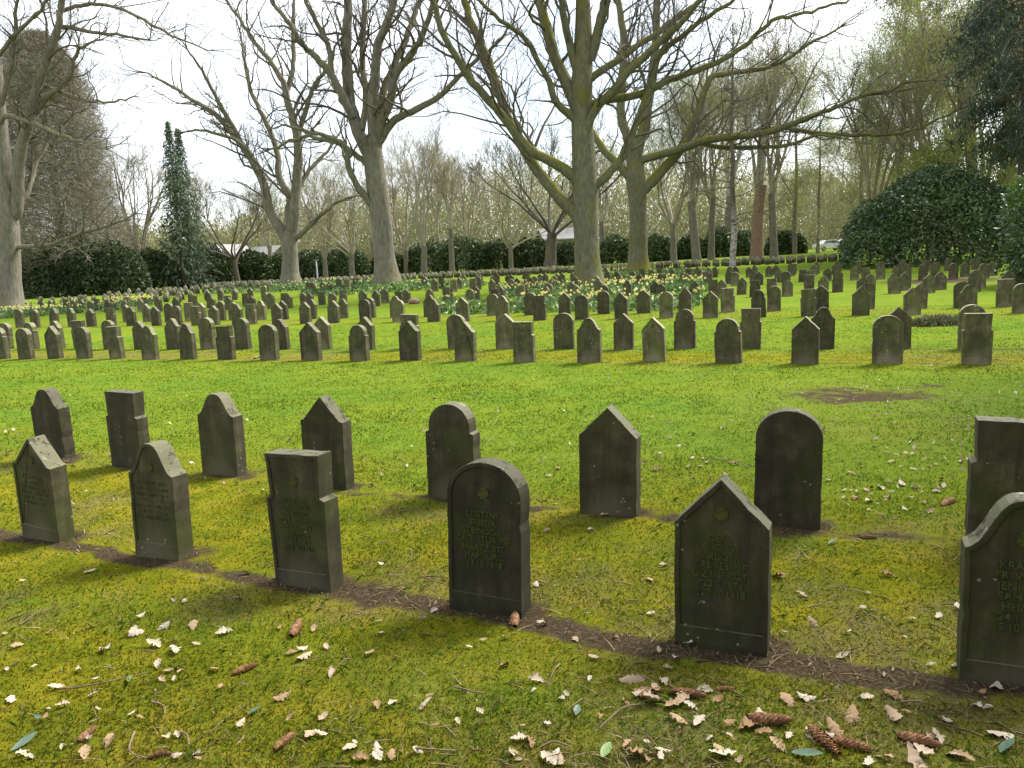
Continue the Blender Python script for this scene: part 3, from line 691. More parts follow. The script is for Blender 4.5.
hero('T5', None, 62.0, [(638, 277, 11.5), (638, 255, 9.6), (638, 220, 9.2), (637, 195, 9.6), (636, 178, 10), (636, 160, 6.5)],
     [([(636, 185, 6), (633, 167, 6.4), (628, 140, 5.8), (621, 115, 5.2), (622, 80, 4.7), (624, 40, 4.2), (618, 0, 3.4), (613, -50, 2.2), (610, -90, 1.2)], 3),
      ([(637, 180, 6.5), (637, 153, 6.6), (644, 127, 5.9), (649, 95, 5.4), (655, 55, 4.7), (657, 0, 3.9), (660, -60, 2.5), (664, -100, 1.2)], -2),
      ([(638, 192, 6), (646, 188, 6.6), (665, 167, 6), (682, 147, 5.2), (697, 115, 4.4), (706, 88, 3.8), (713, 76, 3.4), (730, 73, 3), (760, 69, 2.6), (785, 60, 2.2), (807, 45, 1.8), (840, 28, 1.2)], 3),
      ([(633, 182, 5), (620, 166, 4.8), (604, 150, 4.3), (590, 128, 3.4), (570, 100, 2.5), (552, 60, 1.6)], 5),
      ([(634, 166, 4), (648, 158, 4.5), (680, 149, 4.6), (706, 140, 4.3), (740, 136, 4.2), (765, 133, 3.8), (788, 125, 3.4), (810, 117, 3.0), (836, 107, 2.5), (862, 96, 2.1), (889, 90, 1.7), (906, 83, 1.4), (932, 80, .9)], -8),
      ([(765, 133, 2.6), (784, 128, 2.5), (822, 134, 2.3), (855, 135, 2.1), (889, 134, 1.8), (916, 129, 1.5), (940, 118, 1.2), (960, 108, .8)], -9),
      ([(700, 143, 2.6), (722, 147, 2.5), (754, 147, 2.4), (788, 145, 2.1), (818, 135, 1.5), (845, 138, 1)], -6)],
     MAT['bark_moss'], 'oak with green mossy trunk standing right behind the largest central oak', 42, lev=2)
hero('T3', None, 48.0, [(387, 284, 13), (386, 270, 11.4), (384, 250, 10.6), (382, 225, 10.3), (378, 195, 10.2), (374, 165, 9.8), (373, 148, 9)],
     [([(373, 165, 8), (366, 148, 8), (357, 128, 7.3), (349, 98, 6.6), (347, 60, 5.9), (347, 23, 5.2), (349, -5, 4.6), (351, -60, 3), (354, -110, 1.5)], 2),
      ([(374, 158, 8), (374, 135, 7.4), (373, 112, 6.6), (375, 75, 5.8), (378, 45, 5.1), (388, 19, 4.4), (395, -5, 3.6), (404, -60, 2), (408, -100, 1.2)], -2.5),
      ([(377, 150, 6), (380, 125, 6), (390, 102, 5.2), (395, 75, 4.6), (409, 57, 4.1), (421, 38, 3.6), (429, 15, 3.1), (437, -5, 2.6), (450, -50, 1.5)], -4),
      ([(378, 130, 4.5), (381, 109, 4.5), (386, 83, 4), (402, 49, 3.5), (413, 19, 3.1), (421, -5, 2.7), (430, -50, 1.5)], 3.5),
      ([(376, 152, 5), (381, 139, 5), (394, 121, 4.4), (417, 109, 3.8), (434, 100, 3.4), (447, 89, 3), (463, 72, 2.6), (482, 55, 2.1), (497, 43, 1.7), (512, 24, 1.1)], -2),
      ([(353, 118, 5), (345, 102, 5), (336, 83, 4.5), (326, 68, 4), (315, 57, 3.6), (302, 44, 3.1), (289, 23, 2.6), (271, 0, 2.1), (250, -30, 1.2)], -3),
      ([(332, 74, 3.4), (328, 45, 3), (317, 23, 2.6), (306, 0, 2.2), (298, -40, 1.3)], 3),
      ([(377, 212, 4), (370, 203, 4.2), (357, 185, 3.8), (348, 166, 3.5), (347, 148, 3.1), (334, 139, 2.7), (319, 134, 2.3), (300, 129, 1.8), (282, 125, 1.1)], -3.5),
      ([(372, 170, 3.6), (360, 158, 3.5), (338, 143, 3), (315, 138, 2.5), (300, 138, 2), (270, 150, 1.1)], 3),
      ([(362, 130, 4), (366, 95, 3.8), (362, 60, 3.4), (364, 20, 3), (366, -20, 2.4), (370, -70, 1.3)], 4)],
     MAT['bark_grey'], 'tall grey oak left of centre with many upright forked limbs', 43)
hero('T2', None, 62.0, [(291, 287, 10), (290, 272, 8.4), (290, 257, 8), (289, 243, 8.4), (291, 232, 7)],
     [([(290, 245, 6.5), (293, 226, 6.6), (296, 189, 5.8), (298, 158, 5.2), (296, 132, 4.6), (289, 106, 4), (283, 83, 3.4), (272, 64, 2.9), (257, 45, 2.4), (242, 23, 2), (226, 0, 1.5), (210, -25, 1)], -2),
      ([(292, 116, 3), (287, 94, 3), (293, 68, 2.7), (293, 38, 2.3), (294, 0, 1.7), (296, -30, 1)], 2),
      ([(297, 140, 3), (302, 122, 3), (307, 107, 2.8), (313, 87, 2.4), (326, 70, 1.9), (338, 40, 1.1)], -3),
      ([(288, 246, 6), (283, 234, 6.2), (270, 211, 5.6), (265, 189, 5), (253, 162, 4.4), (238, 140, 3.8), (219, 117, 3.1), (196, 102, 2.3), (170, 85, 1.7), (148, 74, 1)], 2),
      ([(246, 152, 2.6), (234, 128, 2.4), (223, 109, 2.1), (211, 87, 1.8), (200, 68, 1.5), (187, 50, 1)], -3),
      ([(288, 234, 4), (288, 215, 4.4), (289, 196, 4.2), (279, 177, 3.8), (277, 151, 3.3), (264, 117, 2.8), (251, 91, 2.2), (244, 57, 1.6), (240, 30, 1)], 4),
      ([(257, 170, 2.4), (243, 145, 2.1), (212, 132, 1.7), (186, 130, 1.1)], -2),
      ([(291, 240, 3), (299, 236, 3), (310, 226, 2.7), (325, 211, 2.2), (345, 199, 1.6), (365, 195, 1)], -3),
      ([(297, 196, 2.6), (303, 180, 2.6), (313, 166, 2.2), (328, 150, 1.6), (342, 128, 1)], 3)],
     MAT['bark_grey'], 'wide bare oak forking low, left of the tall grey oak', 44)
hero('T1', None, 46.5, [(8, 316, 15), (9, 298, 12.5), (9, 275, 11.3), (9, 240, 10), (7, 206, 9.4), (3, 163, 8), (0, 128, 7), (-5, 60, 5.5), (-10, 0, 3.8), (-12, -60, 2)],
     [([(12, 218, 6.5), (17, 206, 6.8), (19, 163, 6.3), (28, 124, 5.8), (36, 90, 5.2), (47, 60, 4.4), (58, 26, 3.6), (63, -5, 2.8), (68, -60, 1.4)], -2),
      ([(12, 214, 4), (19, 206, 4), (28, 189, 3.6), (36, 163, 3.1), (51, 139, 2.4), (72, 118, 1.4)], 3),
      ([(27, 126, 3.4), (32, 118, 3.3), (51, 94, 2.9), (70, 77, 2.4), (75, 56, 2), (84, 46, 1.6), (100, 38, 1)], -3.5),
      ([(12, 250, 2.6), (21, 247, 2.6), (51, 245, 2.3), (73, 236, 2), (107, 227, 1.6), (135, 214, .9)], -4),
      ([(0, 130, 3), (6, 116, 2.8), (30, 122, 2.5), (56, 133, 2.1), (81, 142, 1.5), (108, 150, .9)], -6),
      ([(52, 42, 2.6), (62, 27, 2.5), (90, 32, 2), (117, 35, 1.6), (150, 40, 1)], -4),
      ([(60, 12, 2.2), (78, 6, 2.1), (102, 4, 1.9), (133, 14, 1.7), (156, 27, 1.5), (176, 37, 1.2), (206, 50, .8)], -6),
      ([(40, 84, 2.4), (60, 92, 2.2), (85, 100, 1.8), (110, 102, 1.3), (135, 97, .8)], -5),
      ([(2, 160, 4.5), (-14, 120, 4), (-30, 70, 3.2), (-45, 10, 2)], 3),
      ([(0, 110, 3), (8, 80, 2.8), (14, 50, 2.4), (16, 10, 1.9), (24, -40, 1)], -3),
      ([(-4, 60, 2.4), (14, 36, 2.2), (36, 14, 1.8), (58, -12, 1.2)], -7)],
     MAT['bark_grey'], 'thick trunked bare oak at the left edge of the photo', 45)

def bg_tree(kind, seed):
    """returns trunk mesh, crown mesh of a bare or budding tree about 18 m high, built round the origin"""
    rng = np.random.default_rng(seed); tb = Tubes(); tw = Tubes(); tips = []
    Ht = 18.; fork = {'vase': 3.6, 'tall': 6., 'broad': 4., 'larch': 17}[kind]
    if kind == 'larch':
        P = np.array([[rng.normal(0, .06), rng.normal(0, .06), z] for z in np.linspace(-.3, Ht, 12)]); R_ = np.linspace(.26, .04, 12)
        tb.add(P, R_, 10)
        for z in np.arange(3, Ht-.5, .36):
            a = rng.uniform(0, 6.28); L = (Ht-z)*.26+.9
            i = int(z/Ht*10); c = np.array([P[i][0], P[i][1], z])
            grow(tw, c, unit(np.array([math.cos(a), math.sin(a), .15])), L*rng.uniform(.7, 1.1), .045, 2, rng, .02, .18, (5, 6, 4), (.4, .9), tips, rmin=.010)
    else:
        P = [np.array([0, 0, -.3])]; d = np.array([rng.normal(0, .03), rng.normal(0, .03), 1.])
        for q in range(6): d = unit(d+rng.normal(0, .03, 3)); P.append(P[-1]+d*(fork+.3)/6)
        P = np.array(P); R_ = np.linspace(.40, .30, 7); R_[0] = .50; tb.add(P, R_, 12)
        nb = {'vase': 7, 'tall': 5, 'broad': 8}[kind]
        for q in range(nb):
            a = q*2*math.pi/nb+rng.uniform(-.4, .4); tilt = {'vase': (.22, .5), 'tall': (.08, .4), 'broad': (.35, .95)}[kind]; ti = rng.uniform(*tilt)
            d = np.array([math.cos(a)*math.sin(ti), math.sin(a)*math.sin(ti), math.cos(ti)])
            c = P[-1 if rng.random() < .6 else -2]
            grow(tb if False else tw, c, d, (Ht-fork)*rng.uniform(.62, .92), .17, 3, rng, .14, .13, (6, 7, 7), (.35, .8), tips, rmin=.012)
    return tb, tw, np.array(tips)
VAR = {}
def make_variant(key, kind, seed, bark, twig, leafm=None, nl=0, lsize=.1, spread=.35):
    tb, tw, tips = bg_tree(kind, seed); rng = np.random.default_rng(seed+900)
    trunk = tb.mesh('trunk', bark, .03); v, f = tw.arrays(); mi = np.zeros(len(f), int); mats = [twig]
    if leafm is not None:
        c = tips[rng.integers(0, len(tips), nl)]+rng.normal(0, spread, (nl, 3))
        lv, lf = leaves(c, rng.uniform(.6, 1.4, nl)*lsize, .6, rng=rng); f = np.vstack([f, lf+len(v)]); v = np.vstack([v, lv]); mi = np.concatenate([mi, np.ones(nl, int)]); mats.append(leafm)
    crown = npmesh('crown', v, [f], mats, smooth=True, matidx=mi)
    VAR[key] = (trunk, crown)
make_variant('vase', 'vase', 1, MAT['bark_back'], MAT['twig_pale'])
make_variant('vase_olive', 'vase', 2, MAT['bark_back'], MAT['twig_pale'], MAT['leaf_olive'], 6000, .09, .45)
make_variant('broad', 'broad', 3, MAT['bark_dark'], MAT['twig'])
make_variant('broad_olive', 'broad', 4, MAT['bark_back'], MAT['twig_pale'], MAT['leaf_olive'], 7000, .08, .5)
make_variant('tall_olive', 'tall', 5, MAT['bark_back'], MAT['twig_pale'], MAT['leaf_olive'], 7000, .08, .5)
make_variant('tall_green', 'tall', 6, MAT['bark_back'], MAT['twig_pale'], MAT['leaf_spring'], 20000, .085, .55)
make_variant('broad_green', 'broad', 7, MAT['bark_back'], MAT['twig_pale'], MAT['leaf_spring'], 34000, .085, .65)
make_variant('larch', 'larch', 8, MAT['bark_back'], MAT['twig_pale'], MAT['leaf_olive'], 16000, .08, .3)
make_variant('larch_green', 'larch', 9, MAT['bark_back'], MAT['twig_pale'], MAT['leaf_spring'], 30000, .085, .45)
make_variant('red', 'tall', 10, MAT['bark_red'], MAT['twig_pale'], MAT['leaf_olive'], 5000, .1)
make_variant('birch', 'larch', 12, MAT['bark_birch'], MAT['twig'], MAT['leaf_olive'], 1800, .08, .25)
# (pixel x, distance, height m, trunk thickness factor, variant, label)
BGT = [(142, 95, 17.5, 1, 'vase', 'bare fan-crowned tree right of the dense brown tree'),
       (198, 108, 17, .6, 'tall_olive', 'thin pole-like tree beside the twin-tipped spruce'),
       (238, 98, 14.5, 1.1, 'broad', 'low-forked bare tree in front of the pale roofs'),
       (325, 100, 14.5, 1, 'vase_olive', 'bare tree with reddish foot right of the wide low-forking oak'),
       (352, 98, 14, 1.2, 'broad_olive', 'short broad tree just left of the tall grey oak'),
       (406, 112, 17, .9, 'vase_olive', 'grey bare tree just right of the tall grey oak'),
       (424, 104, 18.5, 1, 'vase', 'bare round-crowned tree with brown trunk, middle left background'),
       (452, 106, 17.5, .9, 'tall_olive', 'slender grey trunked tree left of the clipped hedge'),
       (511, 108, 14.5, 1, 'broad_olive', 'small budding tree in front of the clipped hedge'),
       (549, 92, 19, 1.6, 'broad', 'dark many-limbed tree behind the left limbs of the largest oak'),
       (470, 128, 18, .9, 'vase', 'pale bare tree farther back behind the clipped hedge'),
       (604, 118, 18, 1, 'tall_olive', 'tree half hidden behind the largest central oak'),
       (674, 95, 19, .9, 'broad_green', 'budding tree with low forked trunk right of the mossy oak'),
       (697, 90, 20, 1.1, 'tall_green', 'grey trunked tree with thin spring leaves left of the birch'),
       (711, 96, 22, .8, 'tall_olive', 'leaning slim tree between the grey trunk and the birch'),
       (733, 60, 17.5, .9, 'birch', 'birch with pale flaking trunk at the end of the daffodil bed'),
       (756, 84, 23, 1.2, 'red', 'tall tree with straight reddish trunk right of the birch'),
       (774, 88, 21, .9, 'tall_green', 'grey straight trunk just right of the reddish trunk'),
       (795, 100, 22, .9, 'larch', 'larch with fine hanging twigs left of the gap to the cars'),
       (818, 98, 17, .8, 'larch_green', 'yellow green larch in the gap near the white cars'),
       (846, 110, 14, .9, 'broad_green', 'low bright green tree behind the white cars'),
       (727, 120, 26, 1, 'tall_green', 'tall pale tree rising behind the birch'),
       (872, 70, 17, .9, 'vase', 'bare multi-stemmed tree left of the giant rhododendron'),
       (897, 66, 21, 1, 'larch_green', 'airy light green larch above the left of the giant rhododendron'),
       (935, 62, 22, 1.1, 'broad_green', 'tall light green tree behind the giant rhododendron'),
       (968, 70, 25, 1.2, 'larch_green', 'tall larch behind the right of the giant rhododendron'),
       (1000, 64, 20, 1.2, 'tall_green', 'light green tree behind the dark pine'),
       (1030, 80, 24, 1.2, 'larch', 'tall larch at the right edge of the photo'),
       (915, 82, 22, 1, 'larch_green', 'second airy larch farther back above the giant rhododendron'),
       (945, 90, 24, 1, 'tall_green', 'tall green tree far back above the giant rhododendron'),
       (985, 58, 18, 1, 'broad_green', 'light green tree left of the dark pine'),
       (880, 100, 19, 1, 'broad_green', 'green tree far back left of the giant rhododendron'),
       (860, 95, 21, .9, 'larch', 'far larch in the gap left of the giant rhododendron'),
       (100, 125, 20, 1, 'tall_olive', 'pale tree behind the dense brown tree'),
       (270, 130, 17, 1, 'tall_olive', 'pale thin tree behind the wide low-forking oak'),
       (30, 120, 22, 1, 'vase', 'bare tree behind the thick trunk at the left edge'),
       (375, 130, 18, 1, 'tall_olive', 'pale thin tree behind the tall grey oak'),
       (440, 140, 19, 1, 'tall_olive', 'farthest pale tree above the dark hedge at middle left')]
rb = np.random.default_rng(31)
for px, Yd, ht, tk, key, lab in BGT:
    d = ray(px, 270); x = d[0]/d[1]*Yd; s = ht/18.
    root = empty('tree', (x, Yd, float(terr(x, Yd))), rb.uniform(0, 6.28)); root.scale = (s*1.0, s*1.0, s); tag(root, lab, 'tree', 'trees at the back of the cemetery')
    a = link('trunk', VAR[key][0], root); a.scale = (tk*1.1, tk*1.1, 1); link('crown', VAR[key][1], root)

# dense brown leafless tree on the left
def brown_tree():
    rng = np.random.default_rng(61); Y0 = 86.; c = at(68, 292, Y0); z0 = float(terr(c[0], Y0))
    root = empty('tree', (c[0], Y0, z0)); tag(root, 'huge dense oval tree of fine brown twigs behind the left edge oak', 'tree')
    tb = Tubes(); P = np.array([[rng.normal(0, .1), rng.normal(0, .1), z] for z in np.linspace(-.4, 24, 12)]); tb.add(P, np.linspace(.65, .08, 12), 12); link('trunk', tb.mesh('trunk', MAT['bark_dark'], .04), root)
    tw = Tubes()
    zz = np.array([2.5, 5, 7, 10, 14, 18, 22, 25, 27.2]); rr = np.array([4.5, 8.2, 7.8, 6.0, 5.7, 5.4, 4.5, 2.9, .6])
    for q in range(150):
        z = rng.uniform(2.5, 23); a = rng.uniform(0, 6.28); R = np.interp(z+2, zz, rr)
        grow(tw, np.array([0, 0, z]), unit(np.array([math.cos(a), math.sin(a), .35])), R*.95, .07, 2, rng, .1, .18, (5, 7, 5), (.3, .8), rmin=.012)
    n = 56000
    z = rng.uniform(2.5, 27, n); a = rng.uniform(0, 6.28, n); R = np.interp(z, zz, rr)*(.9+.22*fbm(a*3, z*.6, 1.2, 8))
    u = np.sqrt(rng.uniform(.02, 1, n)); C = np.stack([R*u*np.cos(a), R*u*np.sin(a), z], -1)
    d = np.stack([np.cos(a), np.sin(a), np.full(n, .1)], -1)+rng.normal(0, .5, (n, 3)); d /= np.linalg.norm(d, axis=1, keepdims=True)
    L = rng.uniform(.3, .9, n)[:, None]
    for k in range(0, n): tw.add(np.array([C[k]-d[k]*L[k]*.5, C[k]+d[k]*L[k]*.5+rng.normal(0, .06, 3)]), np.array([.016, .009]), 3)
    v, f = tw.arrays()
    nl = 80000; k = rng.integers(0, n, nl); lv, lf = leaves(C[k]+rng.normal(0, .2, (nl, 3)), rng.uniform(.10, .2, nl), .5, rng=rng)
    me = npmesh('crown', np.vstack([v, lv]), [np.vstack([f, lf+len(v)])], [MAT['twig_brown'], MAT['leaf_brown']], matidx=np.concatenate([np.zeros(len(f), int), np.ones(nl, int)]))
    link('crown', me, root)
brown_tree()

def spruce(name, px, Y0, ht, width, label, seed, mat, nwh=46, base=.6, group=None, loc=None, nl=36, ls=.42):
    rng = np.random.default_rng(seed)
    if loc is None: d = ray(px, 270); loc = (d[0]/d[1]*Y0, Y0)
    root = empty(name, (loc[0], loc[1], float(terr(*loc)))); tag(root, label, 'tree', group)
    tb = Tubes(); tb.add(np.array([[0, 0, z] for z in np.linspace(-.3, ht, 10)]), np.linspace(.22*ht/16, .02, 10), 10)
    link('trunk', tb.mesh('trunk', MAT['bark_dark'], .03), root)
    tw = Tubes(); C, S, N = [], [], []
    for z in base+(ht*.99-base)*np.linspace(0, 1, nwh)**.85:
        R = width*(1-(z/ht)**1.25)*(.8+.3*rng.random())+.15
        for q in range(8):
            a = q*.785+rng.uniform(-.35, .35)+z*1.7; L = R*rng.uniform(.7, 1.12); n = 5
            t = np.linspace(0, 1, n); P = np.stack([math.cos(a)*L*t, math.sin(a)*L*t, z+L*(.10*t-.42*t*t+.16*t**4)], -1); tw.add(P, np.linspace(.022, .006, n), 3)
            for w in range(nl//8+1):
                u = rng.uniform(.15, 1)**.7; p = np.array([np.interp(u, t, P[:, k]) for k in range(3)])
                C.append(p+rng.normal(0, .10, 3)+np.array([0, 0, -.08])); N.append((math.cos(a)*.6+rng.normal(0, .4), math.sin(a)*.6+rng.normal(0, .4), -.75)); S.append(ls*rng.uniform(.55, 1.2)*(1.05-.5*z/ht))
    v, f = tw.arrays(); lv, lf = leaves(np.array(C), np.array(S), .36, np.array(N), .35, 0, rng)
    me = npmesh('crown', np.vstack([v, lv]), [np.vstack([f, lf+len(v)])], [MAT['bark_dark'], mat], matidx=np.concatenate([np.zeros(len(f), int), np.ones(len(lf), int)]))
    link('crown', me, root); return root
spruce('spruce_tree', 183, 92, 18.8, 3.1, 'narrow green spruce, left of the twin pair, with ragged drooping boughs', 71, MAT['leaf_conifer_pale'], 60, .3, 'the two dark spruces', nl=64, ls=.55)
spruce('spruce_tree', 192, 93.5, 18.2, 3.2, 'narrow green spruce, right of the twin pair', 72, MAT['leaf_conifer_pale'], 60, .3, 'the two dark spruces', nl=64, ls=.55)

def pine():
    rng = np.random.default_rng(81); Y0 = 48.; d = ray(1020, 250); x0 = d[0]/d[1]*Y0; z0 = float(terr(x0, Y0))
    root = empty('pine_tree', (x0, Y0, z0)); tag(root, 'dark blue green pine with hanging boughs in the upper right corner', 'tree')
    tb = Tubes(); P = spline(np.array([[0, 0, -.3], [.1, 0, 6], [-.1, .1, 13], [0, 0, 23]]), 14); tb.add(P, np.linspace(.55, .06, 14), 14); link('trunk', tb.mesh('trunk', MAT['bark_dark'], .04), root)
    tw = Tubes(); C, N, S = [], [], []
    for q in range(170):
        z = rng.uniform(6.6, 22.5); a = rng.uniform(0, 6.28); L = (1.7+3.2*math.sin(min(1, (z-5)/14)*2.6))*rng.uniform(.6, 1.15)
        t = np.linspace(0, 1, 6); B = np.stack([math.cos(a)*L*t, math.sin(a)*L*t, z+L*(.25*t-.6*t*t)], -1)+rng.normal(0, .06, (6, 3)); tw.add(B, np.linspace(.07, .015, 6), 5)
        for w in range(175):
            u = rng.uniform(.2, 1)**.6; p = np.array([np.interp(u, t, B[:, k]) for k in range(3)])+rng.normal(0, .38, 3)*np.array([1, 1, .8]); C.append(p); N.append((rng.normal(0, .5), rng.normal(0, .5), -.9)); S.append(rng.uniform(.3, .65))
    v, f = tw.arrays(); lv, lf = leaves(np.array(C), np.array(S), .13, np.array(N), .45, 0, rng)
    me = npmesh('crown', np.vstack([v, lv]), [np.vstack([f, lf+len(v)])], [MAT['bark_red'], MAT['leaf_pine']], matidx=np.concatenate([np.zeros(len(f), int), np.ones(len(lf), int)]))
    link('crown', me, root)
pine()
# pine limb tree with red stem left of it
def scots():
    rng = np.random.default_rng(83); Y0 = 68.; d = ray(948, 250); x0 = d[0]/d[1]*Y0; z0 = float(terr(x0, Y0))
    root = empty('pine_tree', (x0, Y0, z0)); tag(root, 'pine with reddish leaning limbs and sparse tufts left of the dark pine', 'tree')
    org = np.array([x0, Y0, z0]); tb = Tubes()
    q = spline(np.array([[*at(975, 262, Y0), .30], [*at(968, 150, Y0), .26], [*at(957, 72, Y0), .24], [*at(938, 47, Y0), .2], [*at(921, 24, Y0), .17], [*at(918, -20, Y0), .13], [*at(925, -80, Y0), .06]]), 22)
    tb.add(q[:, :3]-org, q[:, 3], 12); link('trunk', tb.mesh('trunk', MAT['bark_red'], .03), root)
    tw = Tubes(); C = []
    for k in range(70):
        i = rng.integers(9, 21); p = q[i, :3]-org; a = rng.uniform(0, 6.28); tips = []
        grow(tw, p, unit(np.array([math.cos(a), math.sin(a), rng.uniform(-.1, .4)])), rng.uniform(1.5, 4.2), .05, 2, rng, .05, .25, (4, 5, 4), (.4, 1), tips, rmin=.01)
        for tpt in tips:
            if rng.random() < .8: C += [tpt+rng.normal(0, .14, 3) for _ in range(5)]
    v, f = tw.arrays(); C = np.array(C); lv, lf = leaves(C, rng.uniform(.16, .34, len(C)), .25, np.tile([[0, 0, .2]], (len(C), 1)), 1, 0, rng)
    me = npmesh('crown', np.vstack([v, lv]), [np.vstack([f, lf+len(v)])], [MAT['bark_red'], MAT['leaf_pine']], matidx=np.concatenate([np.zeros(len(f), int), np.ones(len(lf), int)]))
    link('crown', me, root)
scots()
# unseen spruce added right of the camera, as the cones suggest; boughs shade the front
spruce('spruce_tree', 0, 0, 22, 4.4, 'unseen dark spruce added right of the nearest graves outside the frame', 77, MAT['leaf_conifer'], 40, 2.6, loc=(11.5, 10.0), nl=70, ls=.6)
for q, (x, y, h_, lab) in enumerate([(-5.5, -7.5, 25, 'unseen dark spruce added behind the camera to the left for shade'), (1.2, -7.0, 27, 'unseen dark spruce added right behind the camera for shade'), (7.4, -5.0, 25, 'unseen dark spruce added behind the camera to the right for shade')]):  # unseen spruces added to keep skylight off the nearest stones
    spruce('spruce_tree', 0, 0, h_, 5.6, lab, 170+q, MAT['leaf_conifer'], 46, 1.4, loc=(x, y), nl=88, ls=1.0)

# ------------------------------------------------------------------ shrubs and hedges
def shrub(name, lobes, n, size, mat, label, cat, seed, aspect=.42, depth=.25, spread=.8, droop=.35, extra=None, group=None):
    """lobes: world (x,y,zoff,rx,ry,rz); leaf whorls through the outer shell of the lobes"""
    rng = np.random.default_rng(seed); L = np.array(lobes, float); x0, y0 = L[:, 0].mean(), L[:, 1].mean(); z0 = float(terr(x0, y0))
    root = empty(name, (x0, y0, z0)); tag(root, label, cat, group)
    area = L[:, 3]*L[:, 5]; k = rng.choice(len(L), n, p=area/area.sum())
    d = rng.normal(0, 1, (n, 3)); d[:, 2] = np.abs(d[:, 2])*np.where(rng.random(n) < .25, -.5, 1); d /= np.linalg.norm(d, axis=1, keepdims=True)
    lump = .86+.30*fbm(d[:, 0]*3+k*5, d[:, 2]*3+d[:, 1]*2, 1.3, seed)
    r = lump*(1-depth*rng.random(n)**1.5)
    C = np.stack([L[k, 0]-x0+d[:, 0]*L[k, 3]*r, L[k, 1]-y0+d[:, 1]*L[k, 4]*r, L[k, 2]+d[:, 2]*L[k, 5]*r], -1)
    # drop what lies well inside another lobe or under ground
    ok = C[:, 2] > -.05
    for q in range(len(L)):
        e = ((C[:, 0]+x0-L[q, 0])/L[q, 3])**2+((C[:, 1]+y0-L[q, 1])/L[q, 4])**2+((C[:, 2]-L[q, 2])/L[q, 5])**2
        ok &= (e > .42) | (k == q)
    C, d = C[ok], d[ok]
    gzv = terr(C[:, 0]+x0, C[:, 1]+y0)-z0; C[:, 2] += gzv
    v, f = leaves(C, rng.uniform(.65, 1.35, len(C))*size, aspect, d*.8, spread, droop, rng); mats = [mat]; mi = np.zeros(len(f), int)
    if extra:
        em, share = extra; mats.append(em); hot = fbm(C[:, 0]*.5+seed, C[:, 2]*.5, 1.0, 4)+C[:, 2]/L[:, 5].max()*.12; mi = (hot > np.quantile(hot, 1-share)).astype(int)
    link('foliage', npmesh('foliage', v, [f], mats, matidx=mi), root)
    tb = Tubes()
    for q in range(14):
        i = rng.integers(len(L)); a = rng.uniform(0, 6.28); e = np.array([L[i, 0]-x0+math.cos(a)*L[i, 3]*.5, L[i, 1]-y0+math.sin(a)*L[i, 4]*.5, L[i, 2]+L[i, 5]*.45])
        tb.add(spline(np.array([[e[0]*.3, e[1]*.3, -.15], e*np.array([.6, .6, .5]), e]), 7), np.linspace(.07, .02, 7), 5)
    link('stems', tb.mesh('stems', MAT['bark_dark']), root)
    return root
def P2(px, Y): d = ray(px, 270); return d[0]/d[1]*Y
Yb = 51.
shrub('rhododendron', [(P2(925, Yb), Yb, 1.6, 4.3, 4, 3.6), (P2(890, Yb), Yb+.5, 1.2, 2.9, 3, 3.2), (P2(960, Yb), Yb+.5, 1.5, 3.6, 3.6, 4.0), (P2(935, Yb+1), Yb+1, 3.0, 3.6, 3.2, 3.3), (P2(868, Yb-1), Yb-1, .6, 1.5, 1.8, 1.9), (P2(990, Yb), Yb+1, 1.5, 3.0, 3, 3.4)],
      58000, .24, MAT['leaf_rhodo'], 'giant rounded dark rhododendron behind the stones on the right', 'shrub', 91, .40, .3)
Ybb = 56.
shrub('shrub', [(P2(965, Ybb), Ybb, 5.4, 4.2, 2.4, 3.5), (P2(930, Ybb), Ybb, 4.8, 2.8, 2.2, 3.3), (P2(1005, Ybb), Ybb, 4.8, 3.2, 2.2, 3.2)], 14000, .2, MAT['leaf_spring'], 'yellow green shrub rising behind the giant rhododendron', 'shrub', 92, .5, .4)
Yc = 27.
shrub('laurel_shrub', [(P2(1040, Yc)+1.3, Yc, 1.0, 2.4, 2.2, 2.6), (P2(1030, Yc)+.6, Yc-.5, .6, 1.3, 1.4, 1.6), (P2(1050, Yc)+1.3, Yc+1, 2.4, 2.2, 2, 2.0)], 13000, .2, MAT['leaf_rhodo'], 'bright edged laurel bush cut by the right edge of the photo', 'shrub', 93, .42, .35, extra=(MAT['leaf_laurel'], .45))
# dark evergreen belt under the brown tree
for k, (px, Yd, rx, rz, lab) in enumerate([(30, 84, 4.2, 5.2, 'dark evergreen hedge mass right beside the left edge oak trunk'), (70, 83, 4.0, 6.0, 'dark evergreen mass under the dense brown tree'), (112, 84, 3.6, 5.4, 'dark evergreen mass left of the fan-crowned bare tree'), (150, 92, 3.2, 4.6, 'dark evergreen bush between fan-crowned tree and spruces'), (208, 100, 3.2, 5.0, 'olive green bush right of the spruces below the pale roof')]):
    x = P2(px, Yd); shrub('evergreen_shrub', [(x, Yd, rz*.25, rx, 2.6, rz*.8), (x-1.6, Yd-.6, rz*.1, rx*.6, 2, rz*.6), (x+1.8, Yd-.4, rz*.15, rx*.6, 2, rz*.66)], 11000, .42, MAT['leaf_conifer'] if k < 3 else MAT['leaf_hedge'], lab, 'shrub', 110+k, .36, .35, .6, .5, group='evergreens under the brown tree')
